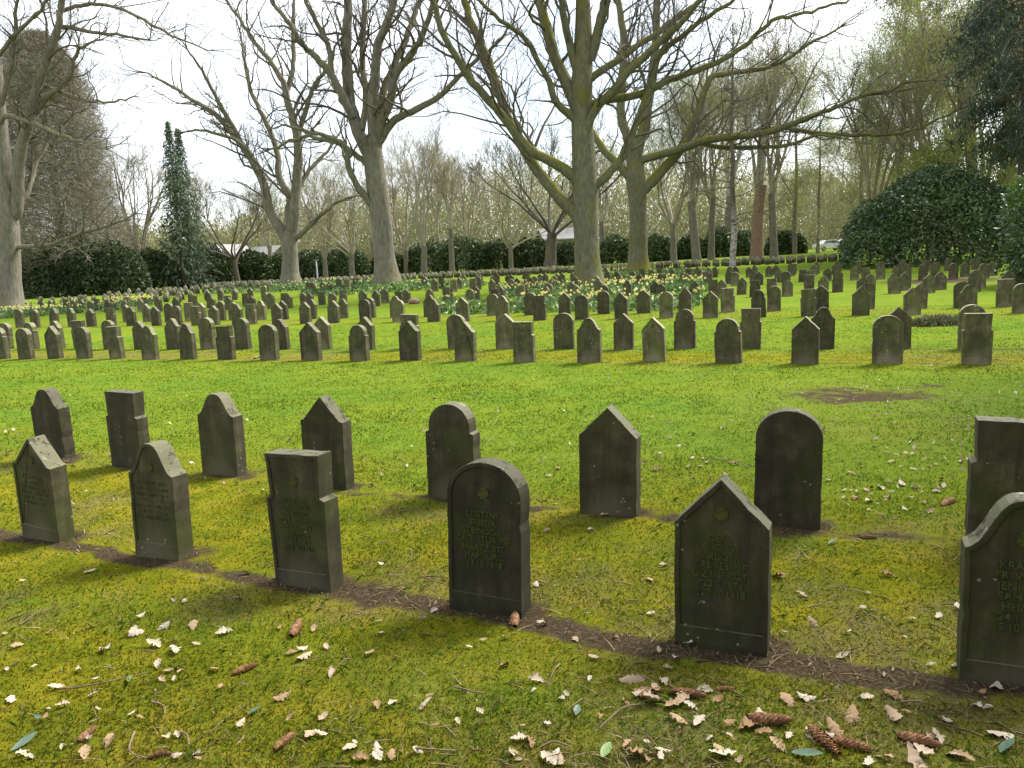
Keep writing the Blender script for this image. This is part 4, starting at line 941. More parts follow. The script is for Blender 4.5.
HL = [(252, 104, 2.8, 4.4, 'hedge'), (226, 106, 2.4, 3.6, 'hedge'), (280, 106, 2.2, 3.8, 'hedge'), (312, 112, 3.0, 4.2, 'rhodo'), (345, 112, 3.2, 4.4, 'rhodo'), (388, 114, 2.6, 3.6, 'hedge'), (428, 114, 3.6, 4.6, 'rhodo'), (462, 112, 3.8, 5.0, 'rhodo'), (500, 112, 3.6, 4.2, 'hedge'), (530, 112, 3.4, 4.2, 'hedge'), (568, 114, 3.0, 3.4, 'hedge'), (614, 112, 2.6, 3.9, 'rhodo'), (656, 108, 2.2, 3.6, 'rhodo'), (690, 110, 2.0, 3.2, 'hedge'), (719, 110, 2.2, 4.2, 'rhodo'), (744, 110, 1.8, 3.4, 'rhodo'), (784, 104, 2.4, 3.0, 'hedge')]
HLAB = ['rounded olive bush below the pale roofs', 'smaller olive bush by the foot of the low-forked bare tree', 'olive bush just left of the wide low-forking oak trunk', 'dark evergreen bush behind the slim pale post', 'dark evergreen bush left of the tall grey oak trunk', 'dark evergreen bush behind the tall grey oak trunk', 'dark evergreen bush right of the tall grey oak trunk', 'large rounded dark evergreen bush in the middle left background', 'clipped green hedge section behind the small budding tree', 'clipped green hedge section left of the many-limbed dark tree', 'clipped green hedge section right of the many-limbed dark tree', 'dark bush seen between the two central oaks', 'dark bush right of the mossy oak trunk', 'dark bush behind the low forked budding tree', 'dark bush behind the birch trunk', 'dark bush left of the straight reddish trunk', 'low round bush right of the reddish trunk']
for k, ((px, Yd, rx, rz, mt), lab) in enumerate(zip(HL, HLAB)):
    x = P2(px, Yd); shrub('evergreen_shrub', [(x, Yd, rz*.2, rx, 2.4, rz*.8), (x-rx*.55, Yd-.5, rz*.1, rx*.55, 1.8, rz*.6), (x+rx*.6, Yd-.3, rz*.15, rx*.55, 1.8, rz*.68)], 8500, .44, MAT['leaf_back'] if mt == 'rhodo' else MAT['leaf_hedge'], lab, 'shrub', 130+k, .45, .35, .8, .3, group='evergreen belt at the back')

# far wood closing the view, one mass of pale green and brown
def far_wood():
    rng = np.random.default_rng(151); n = 330000
    a = np.radians(rng.uniform(-46, 46, n)); r = rng.uniform(150, 205, n); x, y = r*np.sin(a), r*np.cos(a)
    crown = vnoise(a*60, r*.07, 1.0, 3)
    top = (9+10*crown+5*vnoise(a*160, r*.2, 1.0, 5))*np.clip(.82+.3*np.sin(a*5+1.2), .6, 1.15)
    u = rng.random(n); z = terr(x, y)+top*u**1.15
    v, f = leaves(np.stack([x, y, z], -1), rng.uniform(.45, 1.1, n), .24, np.tile([[0, 0, 1.]], (n, 1)), .75, 0, rng)
    tw = Tubes()
    for k in range(12000):
        h0 = z[k]-float(terr(x[k], y[k])); l = rng.uniform(1.2, 3.5); d = np.array([rng.normal(0, .35), rng.normal(0, .35), 1.])
        p = np.array([x[k], y[k], z[k]]); tw.add(np.array([p, p+d*l*.5+rng.normal(0, .1, 3), p+d*l]), np.array([.05, .035, .018]), 3)
    tv, tf = tw.arrays()
    me = npmesh('far_wood', np.vstack([v, tv]), [np.vstack([f, tf+len(v)])], [MAT['wood_far'], MAT['twig_pale']], matidx=np.concatenate([np.zeros(len(f), int), np.ones(len(tf), int)]))
    tag(link('far_wood', me), 'pale green and brown wood closing the view behind the cemetery', 'wood', None, 'stuff')
far_wood()

# ------------------------------------------------------------------ buildings, cars, small things
MAT['wall'] = plain('pale_plaster', (.24, .22, .18), .8, .06, 1.2); MAT['roof'] = plain('pale_roof', (.27, .26, .25), .6, .08, 1.5); MAT['pane'] = plain('window_pane', (.05, .06, .07), .15, .1, 3, .6)
MAT['carwhite'] = plain('white_car_paint', (.78, .80, .82), .3, .03, 1, .5); MAT['tyre'] = plain('tyre', (.02, .02, .02), .8); MAT['hub'] = plain('wheel_rim', (.4, .4, .42), .4); MAT['carlight'] = plain('head_lamp', (.7, .72, .75), .2, .05, 4, .6)
def box(bm, x0, x1, y0, y1, z0, z1):
    vs_ = [bm.verts.new(p) for p in ((x0, y0, z0), (x1, y0, z0), (x1, y1, z0), (x0, y1, z0), (x0, y0, z1), (x1, y0, z1), (x1, y1, z1), (x0, y1, z1))]
    for f in ((0, 3, 2, 1), (4, 5, 6, 7), (0, 1, 5, 4), (1, 2, 6, 5), (2, 3, 7, 6), (3, 0, 4, 7)): bm.faces.new([vs_[q] for q in f])
def bmobj(name, bm, mat, parent=None, bev=0):
    if bev: bmesh.ops.bevel(bm, geom=bm.edges[:], offset=bev, segments=2, affect='EDGES')
    me = bpy.data.meshes.new(name); bm.to_mesh(me); bm.free(); me.materials.append(mat); return link(name, me, parent)
def house(px, Yd, w, d, eave, ridge, rot, label):
    x = P2(px, Yd); root = empty('house', (x, Yd, float(terr(x, Yd))), rot); tag(root, label, 'house')
    bm = bmesh.new(); box(bm, -w/2, w/2, -d/2, d/2, -.5, eave)
    for sx in (-w/2+.02, w/2-.02):
        a = [bm.verts.new(p) for p in ((sx, -d/2, eave), (sx, d/2, eave), (sx, 0, ridge-.12))]; bm.faces.new(a)
    bmobj('wall', bm, MAT['wall'], root)
    bm = bmesh.new(); o = .5
    pr = [(-d/2-o, eave-.25), (0, ridge), (d/2+o, eave-.25), (d/2+o, eave-.05), (0, ridge+.22), (-d/2-o, eave-.05)]
    A_ = [bm.verts.new((-w/2-o, y, z)) for y, z in pr]; B_ = [bm.verts.new((w/2+o, y, z)) for y, z in pr]
    for q in range(6): bm.faces.new((A_[q], A_[(q+1) % 6], B_[(q+1) % 6], B_[q]))
    bm.faces.new((A_[0], A_[5], A_[4], A_[1])); bm.faces.new((A_[1], A_[4], A_[3], A_[2])); bm.faces.new((B_[0], B_[1], B_[4], B_[5])); bm.faces.new((B_[1], B_[2], B_[3], B_[4]))
    bmesh.ops.recalc_face_normals(bm, faces=bm.faces[:]); bmobj('roof', bm, MAT['roof'], root)
    for q in np.arange(-w/2+1.2, w/2-.6, 2.4):
        bm = bmesh.new(); box(bm, q-.5, q+.5, -d/2-.05, -d/2+.02, 1.0, min(eave-.4, 2.3)); f_ = bmobj('window', bm, MAT['roof'], root)
        bm = bmesh.new(); box(bm, q-.42, q+.42, -d/2-.07, -d/2-.052, 1.08, min(eave-.48, 2.22)); bmobj('pane', bm, MAT['pane'], f_)
house(228, 138, 7, 6, 4.0, 6.3, math.radians(55), 'pale roofed low building behind the low-forked tree')
house(268, 142, 7, 6, 3.6, 5.8, math.radians(-35), 'pale roofed building at the left of the wide low-forking oak trunk')
house(566, 150, 9, 8, 4.4, 6.2, math.radians(8), 'cream coloured building glimpsed left of the largest oak trunk')
def car(px, Yd, rot, label):
    x = P2(px, Yd); root = empty('parked_car', (x, Yd, float(terr(x, Yd))), rot); tag(root, label, 'car', 'white cars behind the trees')
    prof = [(-2.1, .35), (-2.15, .75), (-1.95, .95), (-1.5, 1.02), (-.9, 1.45), (.6, 1.5), (1.45, 1.02), (2.0, .88), (2.15, .6), (2.1, .35)]
    bm = bmesh.new(); L_ = [bm.verts.new((a, -.85, z)) for a, z in prof]; R2 = [bm.verts.new((a, .85, z)) for a, z in prof]
    for v_ in L_+R2:
        if v_.co.z > 1.1: v_.co.y *= .82
    n = len(prof); bm.faces.new(L_); bm.faces.new(R2[::-1])
    for q in range(n): bm.faces.new((L_[(q+1) % n], L_[q], R2[q], R2[(q+1) % n]))
    bmesh.ops.recalc_face_normals(bm, faces=bm.faces[:]); bmobj('body', bm, MAT['carwhite'], root, .04)
    for sy in (-1, 1):
        bm = bmesh.new(); pts = [(-1.3, 1.04), (-.85, 1.38), (.55, 1.42), (1.2, 1.04)]
        yy = [.865 if z < 1.1 else .74 for _, z in pts]
        f_ = [bm.verts.new((a, sy*y_, z)) for (a, z), y_ in zip(pts, yy)]; g_ = [bm.verts.new((a, sy*(y_-.05), z)) for (a, z), y_ in zip(pts, yy)]
        bm.faces.new(f_); bm.faces.new(g_[::-1]); [bm.faces.new((f_[q], f_[(q+1) % 4], g_[(q+1) % 4], g_[q])) for q in range(4)]
        bmesh.ops.recalc_face_normals(bm, faces=bm.faces[:]); bmobj('side_window', bm, MAT['pane'], root)
        for wx in (-1.3, 1.35):
            tb = Tubes(); tb.add(np.array([[wx, sy*.70, .32], [wx, sy*.71, .32], [wx, sy*.88, .32], [wx, sy*.89, .32]]), np.array([.01, .32, .32, .2]), 18); w_ = link('wheel', tb.mesh('wheel', MAT['tyre']), root)
            tb = Tubes(); tb.add(np.array([[wx, sy*.86, .32], [wx, sy*.893, .32], [wx, sy*.90, .32]]), np.array([.2, .19, .01]), 14); link('rim', tb.mesh('rim', MAT['hub']), w_)
        bm = bmesh.new(); box(bm, 2.02, 2.17, sy*.65-.14, sy*.65+.14, .62, .76); bmobj('headlight', bm, MAT['carlight'], root)
car(829, 112, math.radians(8), 'white car farther left, seen through the gap beside the rhododendron')
car(846, 116, math.radians(-172), 'white car partly hidden by the rhododendron edge')
# slim pale post
def post():
    p = ground(317, 279); Yd = 94.; x = P2(317, Yd); root = empty('post', (x, Yd, float(terr(x, Yd)))); tag(root, 'slim pale blue-grey post before the dark bushes left of centre', 'post')
    MAT['post'] = plain('pale_post', (.5, .54, .58), .6); tb = Tubes(); tb.add(np.array([[0, 0, -.2], [0, 0, 1.1], [0, 0, 2.4], [0, 0, 2.55]]), np.array([.10, .09, .075, .01]), 10); link('shaft', tb.mesh('shaft', MAT['post']), root)
    tb = Tubes(); tb.add(np.array([[0, 0, -.2], [0, 0, .25], [0, 0, .5], [0, 0, .55]]), np.array([.2, .19, .17, .02]), 10); link('footing', tb.mesh('footing', MAT['wall']), root)
post()
# reddish boulder before a stone
def boulder():
    g = ground(414, 304); bm = bmesh.new(); bmesh.ops.create_icosphere(bm, subdivisions=3, radius=1); rng = np.random.default_rng(3)
    for v_ in bm.verts:
        k = .85+.3*float(fbm(v_.co.x*1.3+5, v_.co.y*1.3+v_.co.z, 1.0, 2)); v_.co = Vector((v_.co.x*.27*k, v_.co.y*.2*k, v_.co.z*.16*k+.1))
    MAT['boulder'] = plain('reddish_rock', (.24, .16, .11), .85, .3, 9); o = bmobj('boulder', bm, MAT['boulder']); o.location = (g[0], g[1], float(gz(*g))); [setattr(p, 'use_smooth', True) for p in o.data.polygons]
    tag(o, 'small reddish boulder lying before a far headstone left of centre', 'boulder')
boulder()
def heap():
    g = ground(936, 325); rng = np.random.default_rng(4); n = 1800
    d = np.abs(rng.normal(0, 1, (n, 3))); d[:, :2] *= np.where(rng.random((n, 2)) < .5, -1, 1); d /= np.linalg.norm(d, axis=1, keepdims=True)
    C = d*np.array([.58, .35, .2])*rng.random(n)[:, None]**.4; v, f = leaves(C, rng.uniform(.06, .16, n), .25, rng=rng)
    MAT['cuttings'] = leaf_mat('wilted_cuttings', [(.09, .10, .05), (.15, .16, .08), (.22, .20, .12)], .85, .1, .1)
    o = link('cuttings_heap', npmesh('cuttings_heap', v, [f], MAT['cuttings']), None, (g[0], g[1], float(gz(*g)))); tag(o, 'flat heap of wilted grey green cuttings on the grass at the right', 'cuttings heap')
heap()

# ------------------------------------------------------------------ grass, moss, litter
def blades(n, r0, r1, mode, mat, name, label, hmin, hmax, seed, wid=.0022, lean=.5):
    rng = np.random.default_rng(seed); N = int(n*2.2)
    r = np.exp(rng.uniform(math.log(r0), math.log(r1), N)); a = np.radians(rng.uniform(-56, 56, N)); X, Y = r*np.sin(a), r*np.cos(a)
    so, mo, dr = masks(X, Y); u = rng.random(N)
    clump = np.clip((fbm(X, Y, 3.0, seed)-.38)*4, .05, 1)
    p = {'lawn': (1-.80*mo)*np.clip(1-1.3*so, 0, 1)*(.35+.65*clump), 'moss': mo*np.clip(1-1.5*so, 0, 1), 'straw': np.clip(.10+dr*.8+so*.12, 0, 1)}[mode]
    k = u < p; X, Y, r = X[k][:n], Y[k][:n], r[k][:n]; m = len(X)
    th = rng.uniform(0, 6.28, m); h = rng.uniform(hmin, hmax, m)*(.6+.8*fbm(X, Y, 2., seed+1))*np.clip(.85+r*.02, 1, 1.25); w = wid*np.clip(r/2.8, 1, 4.5)*rng.uniform(.7, 1.3, m)
    z = gz(X, Y)-.004; ln = rng.normal(0, lean, m)*h; ca_, sa_ = np.cos(th), np.sin(th)
    base = np.stack([X, Y, z], -1); side = np.stack([-sa_*w, ca_*w, 0*w], -1); mid = base+np.stack([ca_*ln*.4, sa_*ln*.4, h*.6], -1); tip = base+np.stack([ca_*ln*1.2, sa_*ln*1.2, h], -1)
    v = np.stack([base-side, base+side, mid+side*.7, tip, mid-side*.7], 1).reshape(-1, 3); f = np.arange(m*5).reshape(m, 5)
    tag(link(name, npmesh(name, v, [f], mat)), label, 'grass' if mode != 'moss' else 'moss', None, 'stuff')
blades(265000, 1.7, 24, 'lawn', MAT['grass'], 'lawn_grass', 'short bright green grass growing over the lawn', .008, .024, 201)
blades(168000, 1.7, 15, 'moss', MAT['moss'], 'moss', 'yellow green moss carpet between the nearest graves', .006, .016, 202, .0032, .6)
blades(18000, 1.7, 15, 'straw', MAT['straw'], 'dead_grass', 'thin dead grass stalks lying in the moss', .010, .03, 203, .0014, 2.2)

def tufts():
    rng = np.random.default_rng(211); n = 1700; r = np.exp(rng.uniform(math.log(1.9), math.log(9), n)); a = np.radians(rng.uniform(-38, 38, n)); X0, Y0 = r*np.sin(a), r*np.cos(a)
    k = (masks(X0, Y0)[0] < .4) & (fbm(X0, Y0, .8, 19) > .42); X0, Y0 = X0[k], Y0[k]; n = len(X0); m = 5
    X = np.repeat(X0, m)+rng.normal(0, .05, n*m); Y = np.repeat(Y0, m)+rng.normal(0, .05, n*m); th = rng.uniform(0, 6.28, n*m); h = rng.uniform(.012, .036, n*m)*np.repeat(rng.uniform(.6, 1.2, n), m); w_ = rng.uniform(.0007, .0014, n*m); ln = rng.uniform(.2, 1.5, n*m)*h
    c_, s_ = np.cos(th), np.sin(th); base = np.stack([X, Y, gz(X, Y)-.004], -1); side = np.stack([-s_*w_, c_*w_, 0*w_], -1)
    mid = base+np.stack([c_*ln*.35, s_*ln*.35, h*.65], -1); tip = base+np.stack([c_*ln, s_*ln, h*.85], -1)
    v = np.stack([base-side, base+side, mid+side*.8, tip, mid-side*.8], 1).reshape(-1, 3)
    tag(link('grass_tufts', npmesh('grass_tufts', v, [np.arange(n*m*5).reshape(-1, 5)], MAT['tuft'])), 'longer thin green grass blades sprouting from the moss', 'grass', None, 'stuff')
MAT['tuft'] = leaf_mat('tuft_blade', [(.09, .17, .014), (.14, .24, .022), (.22, .30, .07)], .7, .1, .6)
tufts()
def crumbs():
    rng = np.random.default_rng(212); n = 22000; r = np.exp(rng.uniform(math.log(1.8), math.log(9), n)); a = np.radians(rng.uniform(-38, 38, n)); X, Y = r*np.sin(a), r*np.cos(a)
    k = rng.random(n) < np.clip(fbm(X, Y, 1.4, 23)*2.6-.75, .03, 1)*(.35+.65*np.clip(X*.4+.6, 0, 1))+.55*np.clip(masks(X, Y)[0]-.3, 0, 1); X, Y = X[k], Y[k]; n = len(X)
    C = np.stack([X, Y, gz(X, Y)+.011], -1); v, f = leaves(C, rng.uniform(.006, .022, n)*np.where(rng.random(n) < .12, 2.0, 1), .32, np.tile([[0, 0, 0.]], (n, 1)), 1, 0, rng); v[:, 2] = C[:, 2].repeat(4)+(v[:, 2]-C[:, 2].repeat(4))*.35
    tag(link('litter_crumbs', npmesh('litter_crumbs', v, [f], MAT['crumb'])), 'brown crumbs of bark and rotten leaf bits in the moss', 'litter', None, 'stuff')
MAT['crumb'] = leaf_mat('litter_crumb', [(.035, .024, .014), (.08, .055, .03), (.15, .10, .055), (.36, .29, .21)], .9, .1, 0)
crumbs()
def oak_leaf(seed, L=.085):
    rng = np.random.default_rng(seed); t = np.linspace(0, 1, 15)
    w = (.10+.34*np.sin(np.pi*t**.85))*(1+.20*np.cos(t*math.pi*8.2+rng.uniform(0, 1)))*L*.55; w[0] = .004*L/.085; w[-1] = .003
    curl = rng.uniform(.15, .8); bend = rng.uniform(-.5, .7)
    vs_ = []
    for tt, ww in zip(t, w):
        for sgn in (-1, 0, 1):
            vs_.append(((tt-.5)*L+rng.normal(0, .001), sgn*ww*(1+rng.normal(0, .16)), .005+abs(sgn)*ww*curl*(1+rng.normal(0, .35))+bend*L*(tt-.5)**2))
    f = []
    for q in range(14):
        for s_ in (0, 1): f.append((q*3+s_, q*3+3+s_, q*3+4+s_, q*3+1+s_))
    return npmesh('oak_leaf', np.array(vs_), [np.array(f)], MAT['oak'])
OAK = [oak_leaf(s, L) for s, L in zip(range(10), (.085, .075, .095, .07, .08, .09, .06, .1, .078, .066))]
rl = np.random.default_rng(301)
def put_leaf(px, py, big=1.0):
    g = ground(px, py); o = link('oak_leaf', OAK[rl.integers(10)], None, (g[0], g[1], float(gz(*g))+.008), (rl.normal(0, .25)+(math.pi if rl.random() < .35 else 0), rl.normal(0, .25), rl.uniform(0, 6.28)))
    if abs(o.rotation_euler[0]) > 2: o.location.z += .015
    s = big*rl.uniform(.56, .92); o.scale = (s, s, s)
    tag(o, 'small pale dry oak leaf lying curled on the mossy grass near the front', 'leaf', 'dry oak leaves scattered on the grass')
LEAF_PX = [(52, 636), (90, 632), (19, 645), (136, 638), (10, 670), (12, 700), (56, 688), (112, 743), (84, 756), (138, 636), (195, 630), (155, 648), (172, 653), (222, 637), (112, 652), (163, 678), (300, 655), (316, 631), (327, 672), (330, 674), (281, 700), (307, 658), (312, 735), (322, 738), (243, 746), (88, 574), (94, 573), (371, 660), (382, 637), (424, 640), (507, 670), (536, 684), (536, 629), (542, 630), (563, 703), (594, 662), (634, 684), (645, 698), (655, 694), (664, 689), (672, 702), (676, 713), (640, 704), (650, 708), (706, 693), (716, 700), (692, 715), (680, 708), (790, 703), (805, 703), (866, 701), (887, 698), (851, 722), (895, 726), (760, 727), (750, 735), (765, 738), (780, 752), (810, 735), (836, 737), (816, 740), (996, 690), (985, 694), (1000, 736), (916, 765), (520, 745), (512, 757), (528, 742), (546, 762), (560, 765), (376, 757), (390, 760), (410, 762), (420, 758), (360, 762), (353, 749), (376, 706), (390, 708), (660, 766), (640, 764), (700, 728), (724, 762), (884, 764), (870, 768), (960, 762), (925, 760), (782, 577), (780, 580), (885, 577), (800, 593), (960, 610), (590, 532), (650, 578), (612, 515), (605, 517), (545, 530), (700, 535), (868, 492), (880, 490), (888, 500), (900, 485), (912, 488), (855, 498), (845, 490), (925, 505), (940, 495), (905, 510), (850, 478), (870, 505), (915, 470), (930, 512), (890, 465), (640, 480), (655, 470), (700, 470), (730, 467), (690, 460), (705, 466), (558, 470), (548, 478)]
for px, py in LEAF_PX: put_leaf(px+rl.normal(0, 2), py+rl.normal(0, 1.5), 1.3 if py > 680 and px > 600 else 1.05)
for q in range(120):
    px, py = rl.uniform(0, 1024), rl.uniform(560, 768)
    put_leaf(px, py, rl.uniform(.45, .9))
for q in range(36):
    put_leaf(rl.uniform(800, 965), rl.uniform(455, 515), rl.uniform(.4, .75))
# farther specks of litter
def litter():
    rng = np.random.default_rng(302); n = 560; px = rng.uniform(0, 1024, n); py = 365+130*rng.random(n)**.8
    keep = rng.random(n) < np.clip(.35+px/1024*.65, 0, 1); C = []
    for x, y in zip(px[keep], py[keep]): g = ground(x, y); C.append((g[0], g[1], float(gz(*g))+.015))
    C = np.array(C); v, f = leaves(C, rng.uniform(.025, .06, len(C)), .6, np.tile([[.0, .0, 0]], (len(C), 1)), 1, 0, rng)
    v[:, 2] = np.maximum(v[:, 2], gz(v[:, 0], v[:, 1])+.004)
    tag(link('leaf_litter', npmesh('leaf_litter', v, [f], MAT['litter'])), 'specks of pale fallen leaves strewn over the middle lawn', 'leaf litter', None, 'stuff')
litter()
def cone_mesh(seed, L=.12, R=.018):
    rng = np.random.default_rng(seed); vs_, fs_ = [], []
    core = Tubes(); t = np.linspace(0, 1, 9); rr = R*.78*np.sin(np.pi*(.12+.84*t**.9))**.6; bend = rng.normal(0, .05)
    core.add(np.stack([(t-.5)*L, bend*L*(t-.5)**2*4, 0*t], -1), np.maximum(rr, .002), 10); v, f = core.arrays(); vs_ = [tuple(a) for a in v]; fs_ = [tuple(a) for a in f]
    nr_ = 17
    for q in range(nr_):
        tt = (q+.4)/nr_; r = R*np.sin(np.pi*(.12+.84*tt**.9))**.6; k = 9
        for s_ in range(k):
            a = (s_+.5*(q % 2)+rng.normal(0, .05))*2*math.pi/k; c0, s0 = math.cos(a), math.sin(a); x = (tt-.5)*L; yb = bend*L*(tt-.5)**2*4; wd = r*math.tan(math.pi/k)*1.15; ll = L/nr_*1.7
            def P(dx, rad, tan): return (x+dx, yb+c0*rad-s0*tan, s0*rad+c0*tan)
            i0 = len(vs_); vs_ += [P(0, r*.80, -wd*.8), P(0, r*.80, wd*.8), P(ll*.7, r*1.02, wd), P(ll, r*1.07, 0), P(ll*.7, r*1.02, -wd)]; fs_.append((i0, i0+1, i0+2, i0+3)); fs_.append((i0, i0+3, i0+4))
    q4 = np.array([f for f in fs_ if len(f) == 4]); q3 = np.array([f for f in fs_ if len(f) == 3])
    return npmesh('spruce_cone', np.array(vs_), [q4, q3], MAT['cone'])
CONES = [cone_mesh(s) for s in range(4)]
# (px, py, screen angle deg, length px, label)
for k, (px, py, an, ln, lab) in enumerate([(850, 749, 14, 40, 'long brown spruce cone, upper left of the pair by the bottom right'), (824, 748, 42, 38, 'spruce cone slanting down, between pale leaves at the bottom right'), (918, 746, 14, 44, 'rightmost long spruce cone at the bottom of the photo'), (768, 727, 4, 42, 'spruce cone lying level among leaves below the dark peaked stone'),
        (689, 701, 10, 32, 'spruce cone half under a heap of pale leaves'), (723, 694, -6, 18, 'short spruce cone at the right end of the leaf heap'), (749, 655, 10, 24, 'single spruce cone at the foot of the dark peaked headstone'), (948, 504, -22, 17, 'spruce cone among leaves left of the black flat topped stone'),
        (244, 672, -22, 25, 'orange brown spruce cone lying below the stepped headstone'), (296, 631, -62, 17, 'spruce cone pointing away on the moss below the stepped headstone'), (87, 738, -38, 22, 'orange spruce cone near the bottom left corner'), (160, 757, -8, 24, 'dark red brown spruce cone at the bottom left'),
        (284, 746, -40, 24, 'grey brown spruce cone at the bottom beside grass tufts'), (515, 625, -85, 13, 'spruce cone at the foot of the large round topped headstone'), (868, 538, 5, 16, 'pale spruce cone on the soil behind the bell stone at the right'), (648, 392 + 308, -20, 22, 'spruce cone at the left of the leaf heap')]):
    a_ = math.radians(an); dx, dy = math.cos(a_)*ln/2, math.sin(a_)*ln/2
    g0, g1 = ground(px-dx, py-dy), ground(px+dx, py+dy); g = (g0+g1)/2; v = g1-g0; L = max(.06, min(.15, float(np.hypot(*v)))); s = L/.12
    o = link('spruce_cone', CONES[k % 4], None, (g[0], g[1], float(gz(*g))+.013*s), (rl.uniform(0, 6), 0, math.atan2(v[1], v[0]))); o.scale = (s, min(s, 1.15), min(s, 1.15)); tag(o, lab, 'spruce cone', 'spruce cones on the grass')
# sticks
SL = [((60, 690), (150, 676)), ((152, 705), (165, 718)), ((135, 735), (139, 762)), ((180, 735), (190, 750)), ((455, 690), (484, 700)), ((540, 752), (572, 753)), ((640, 712), (600, 736)), ((660, 303+265), (672, 567)), ((858, 535), (880, 539)), ((710, 460), (750, 470)), ((900, 707), (926, 707)), ((416, 755), (456, 758)), ((20, 625), (48, 612)), ((340, 668), (352, 662)), ((930, 628), (955, 640)), ((560, 668), (548, 690)), ((255, 359), (268, 355))]
SLAB = ['long thin straw-like twig at the left bottom', 'short crooked twig near the left bottom', 'thin upright lying twig beside pale leaves at the left bottom', 'curved dark twig left of the grass tufts', 'short straight stick in the bare moss at bottom centre', 'pale thick stick at the bottom edge centre', 'long thin twig left of the leaf heap', 'pale stick lying left of the dark peaked stone', 'thin stick on the soil behind the right bell stone', 'pale twig in the grass behind the dark peaked back', 'short pale stick below the right bell stone', 'crooked stick among leaves at the bottom centre', 'curved twig by the left edge', 'short twig between pale leaves below the stepped headstone', 'thin twig just left of the right bell stone', 'curved thin stem left of the leaf heap', 'dark bent stick at the foot of a round stone beyond the lawn']
for (p, q), lab in zip(SL, SLAB):
    rng = np.random.default_rng(abs(hash(lab)) % 1000 if False else len(lab)*7+p[0]); g0, g1 = ground(*p), ground(*q); m = (g0+g1)/2+rng.normal(0, .12, 2)*np.hypot(*(g1-g0))
    far = np.hypot(*g0) > 8; K = np.array([g0, m, g1]); S = spline(K, 8); Zs = gz(S[:, 0], S[:, 1])+.012+.01*np.sin(np.linspace(0, 3, 8)); org = np.array([m[0], m[1], float(gz(*m))])
    tb = Tubes(); tb.add(np.column_stack([S, Zs])-org, np.linspace(.0042, .0022, 8)*(5 if far else 1), 6); o = link('stick', tb.mesh('stick', MAT['stick'], .1), None, org); tag(o, lab, 'stick', 'fallen sticks and twigs')
# smooth green leaves
def long_leaf(L, W_, mat, name='green_leaf'):
    t = np.linspace(0, 1, 9); w = np.sin(np.pi*np.clip(t*.96+.02, 0, 1))**.8*W_/2; vs_ = []
    for tt, ww in zip(t, w):
        for s_ in (-1, 0, 1): vs_.append(((tt-.5)*L, s_*ww, .004+abs(s_)*ww*.35+.12*L*(tt-.5)**2))
    f = [(q*3+s_, q*3+3+s_, q*3+4+s_, q*3+1+s_) for q in range(8) for s_ in (0, 1)]
    return npmesh(name, np.array(vs_), [np.array(f)], mat)
for px, py, an, L, W_, mt, lab in [(24, 742, -25, .10, .026, 'blueleaf', 'long blue green leaf at the bottom left corner'), (39, 720, 40, .06, .018, 'blueleaf', 'dark green leaf with pale edge near the left bottom'), (131, 684, -80, .045, .022, 'greenleaf', 'small bright green leaf by the left twig'), (577, 719, -75, .055, .026, 'blueleaf', 'upright grey green leaf left of the leaf heap'), (606, 757, -50, .075, .032, 'greenleaf', 'bright green oval leaf at the bottom centre'), (255, 716, -30, .05, .022, 'blueleaf', 'dull green leaf among grass tufts'), (807, 760, 10, .1, .036, 'blueleaf', 'grey green leaf below the slanting spruce cone'), (1008, 752, -40, .09, .04, 'blueleaf', 'green leaf in the bottom right corner'), (700, 640, 50, .07, .024, 'blueleaf', 'green leaf at the left foot of the dark peaked headstone'), (833, 543 + 80 - 80, -20, .08, .026, 'blueleaf', 'green leaf on the soil behind the dark round back')]:
    g = ground(px, py); g1 = ground(px+math.cos(math.radians(an))*6, py+math.sin(math.radians(an))*6); v = g1-g
    o = link('green_leaf', long_leaf(L, W_, MAT[mt]), None, (g[0], g[1], float(gz(*g))+.012), (rl.normal(0, .3), -.15, math.atan2(v[1], v[0]))); tag(o, lab, 'leaf', 'green leaves on the moss')

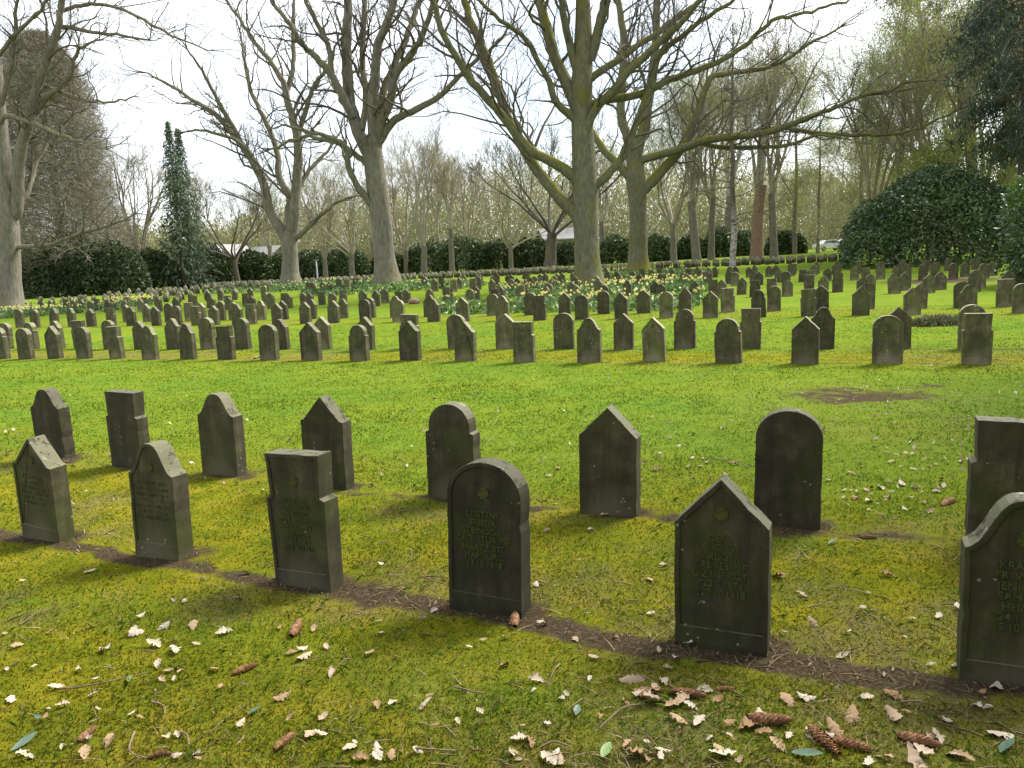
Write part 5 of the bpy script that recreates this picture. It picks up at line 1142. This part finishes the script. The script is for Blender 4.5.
# ------------------------------------------------------------------ light
SUN_EL, SUN_AZ = math.radians(47), math.radians(55)      # azimuth from +Y towards +X
w = bpy.data.worlds.new('World'); sc.world = w; w.use_nodes = True; nt = w.node_tree; bg = nt.nodes['Background']
sky = nt.nodes.new('ShaderNodeTexSky'); sky.sky_type = 'NISHITA'; sky.sun_disc = False; sky.sun_elevation = SUN_EL; sky.sun_rotation = SUN_AZ; sky.air_density = 1.2; sky.dust_density = 2
tc = nt.nodes.new('ShaderNodeTexCoord'); no = nt.nodes.new('ShaderNodeTexNoise'); no.inputs['Scale'].default_value = 2.1; no.inputs['Detail'].default_value = 6; no.inputs['Roughness'].default_value = .6; nt.links.new(tc.outputs['Generated'], no.inputs['Vector'])
ra = nt.nodes.new('ShaderNodeValToRGB'); ra.color_ramp.elements[0].position = .38; ra.color_ramp.elements[0].color = (.28, .28, .28, 1); ra.color_ramp.elements[1].position = .60; ra.color_ramp.elements[1].color = (1, 1, 1, 1); nt.links.new(no.outputs['Fac'], ra.inputs[0])
mx = nt.nodes.new('ShaderNodeMix'); mx.data_type = 'RGBA'; nt.links.new(ra.outputs[0], mx.inputs[0]); nt.links.new(sky.outputs[0], mx.inputs[6]); mx.inputs[7].default_value = (8.8, 9.1, 9.5, 1)
nt.links.new(mx.outputs[2], bg.inputs['Color']); bg.inputs['Strength'].default_value = .1
sd = bpy.data.lights.new('sun', 'SUN'); sd.energy = 4.0; sd.angle = math.radians(22); sd.color = (1, .955, .87); so_ = bpy.data.objects.new('sun', sd); col.objects.link(so_)
dv = Vector((math.sin(SUN_AZ)*math.cos(SUN_EL), math.cos(SUN_AZ)*math.cos(SUN_EL), math.sin(SUN_EL))); so_.rotation_euler = dv.to_track_quat('Z', 'Y').to_euler(); so_.location = (20, 20, 60)
vs_ = sc.view_settings; sc.display_settings.display_device = 'sRGB'; vs_.view_transform = 'Standard'; vs_.look = 'None'; vs_.exposure = 1.12; vs_.gamma = 1; vs_.use_curve_mapping = False
sc.render.engine = 'CYCLES'; sc.cycles.max_bounces = 5; sc.cycles.diffuse_bounces = 3; sc.cycles.transmission_bounces = 3
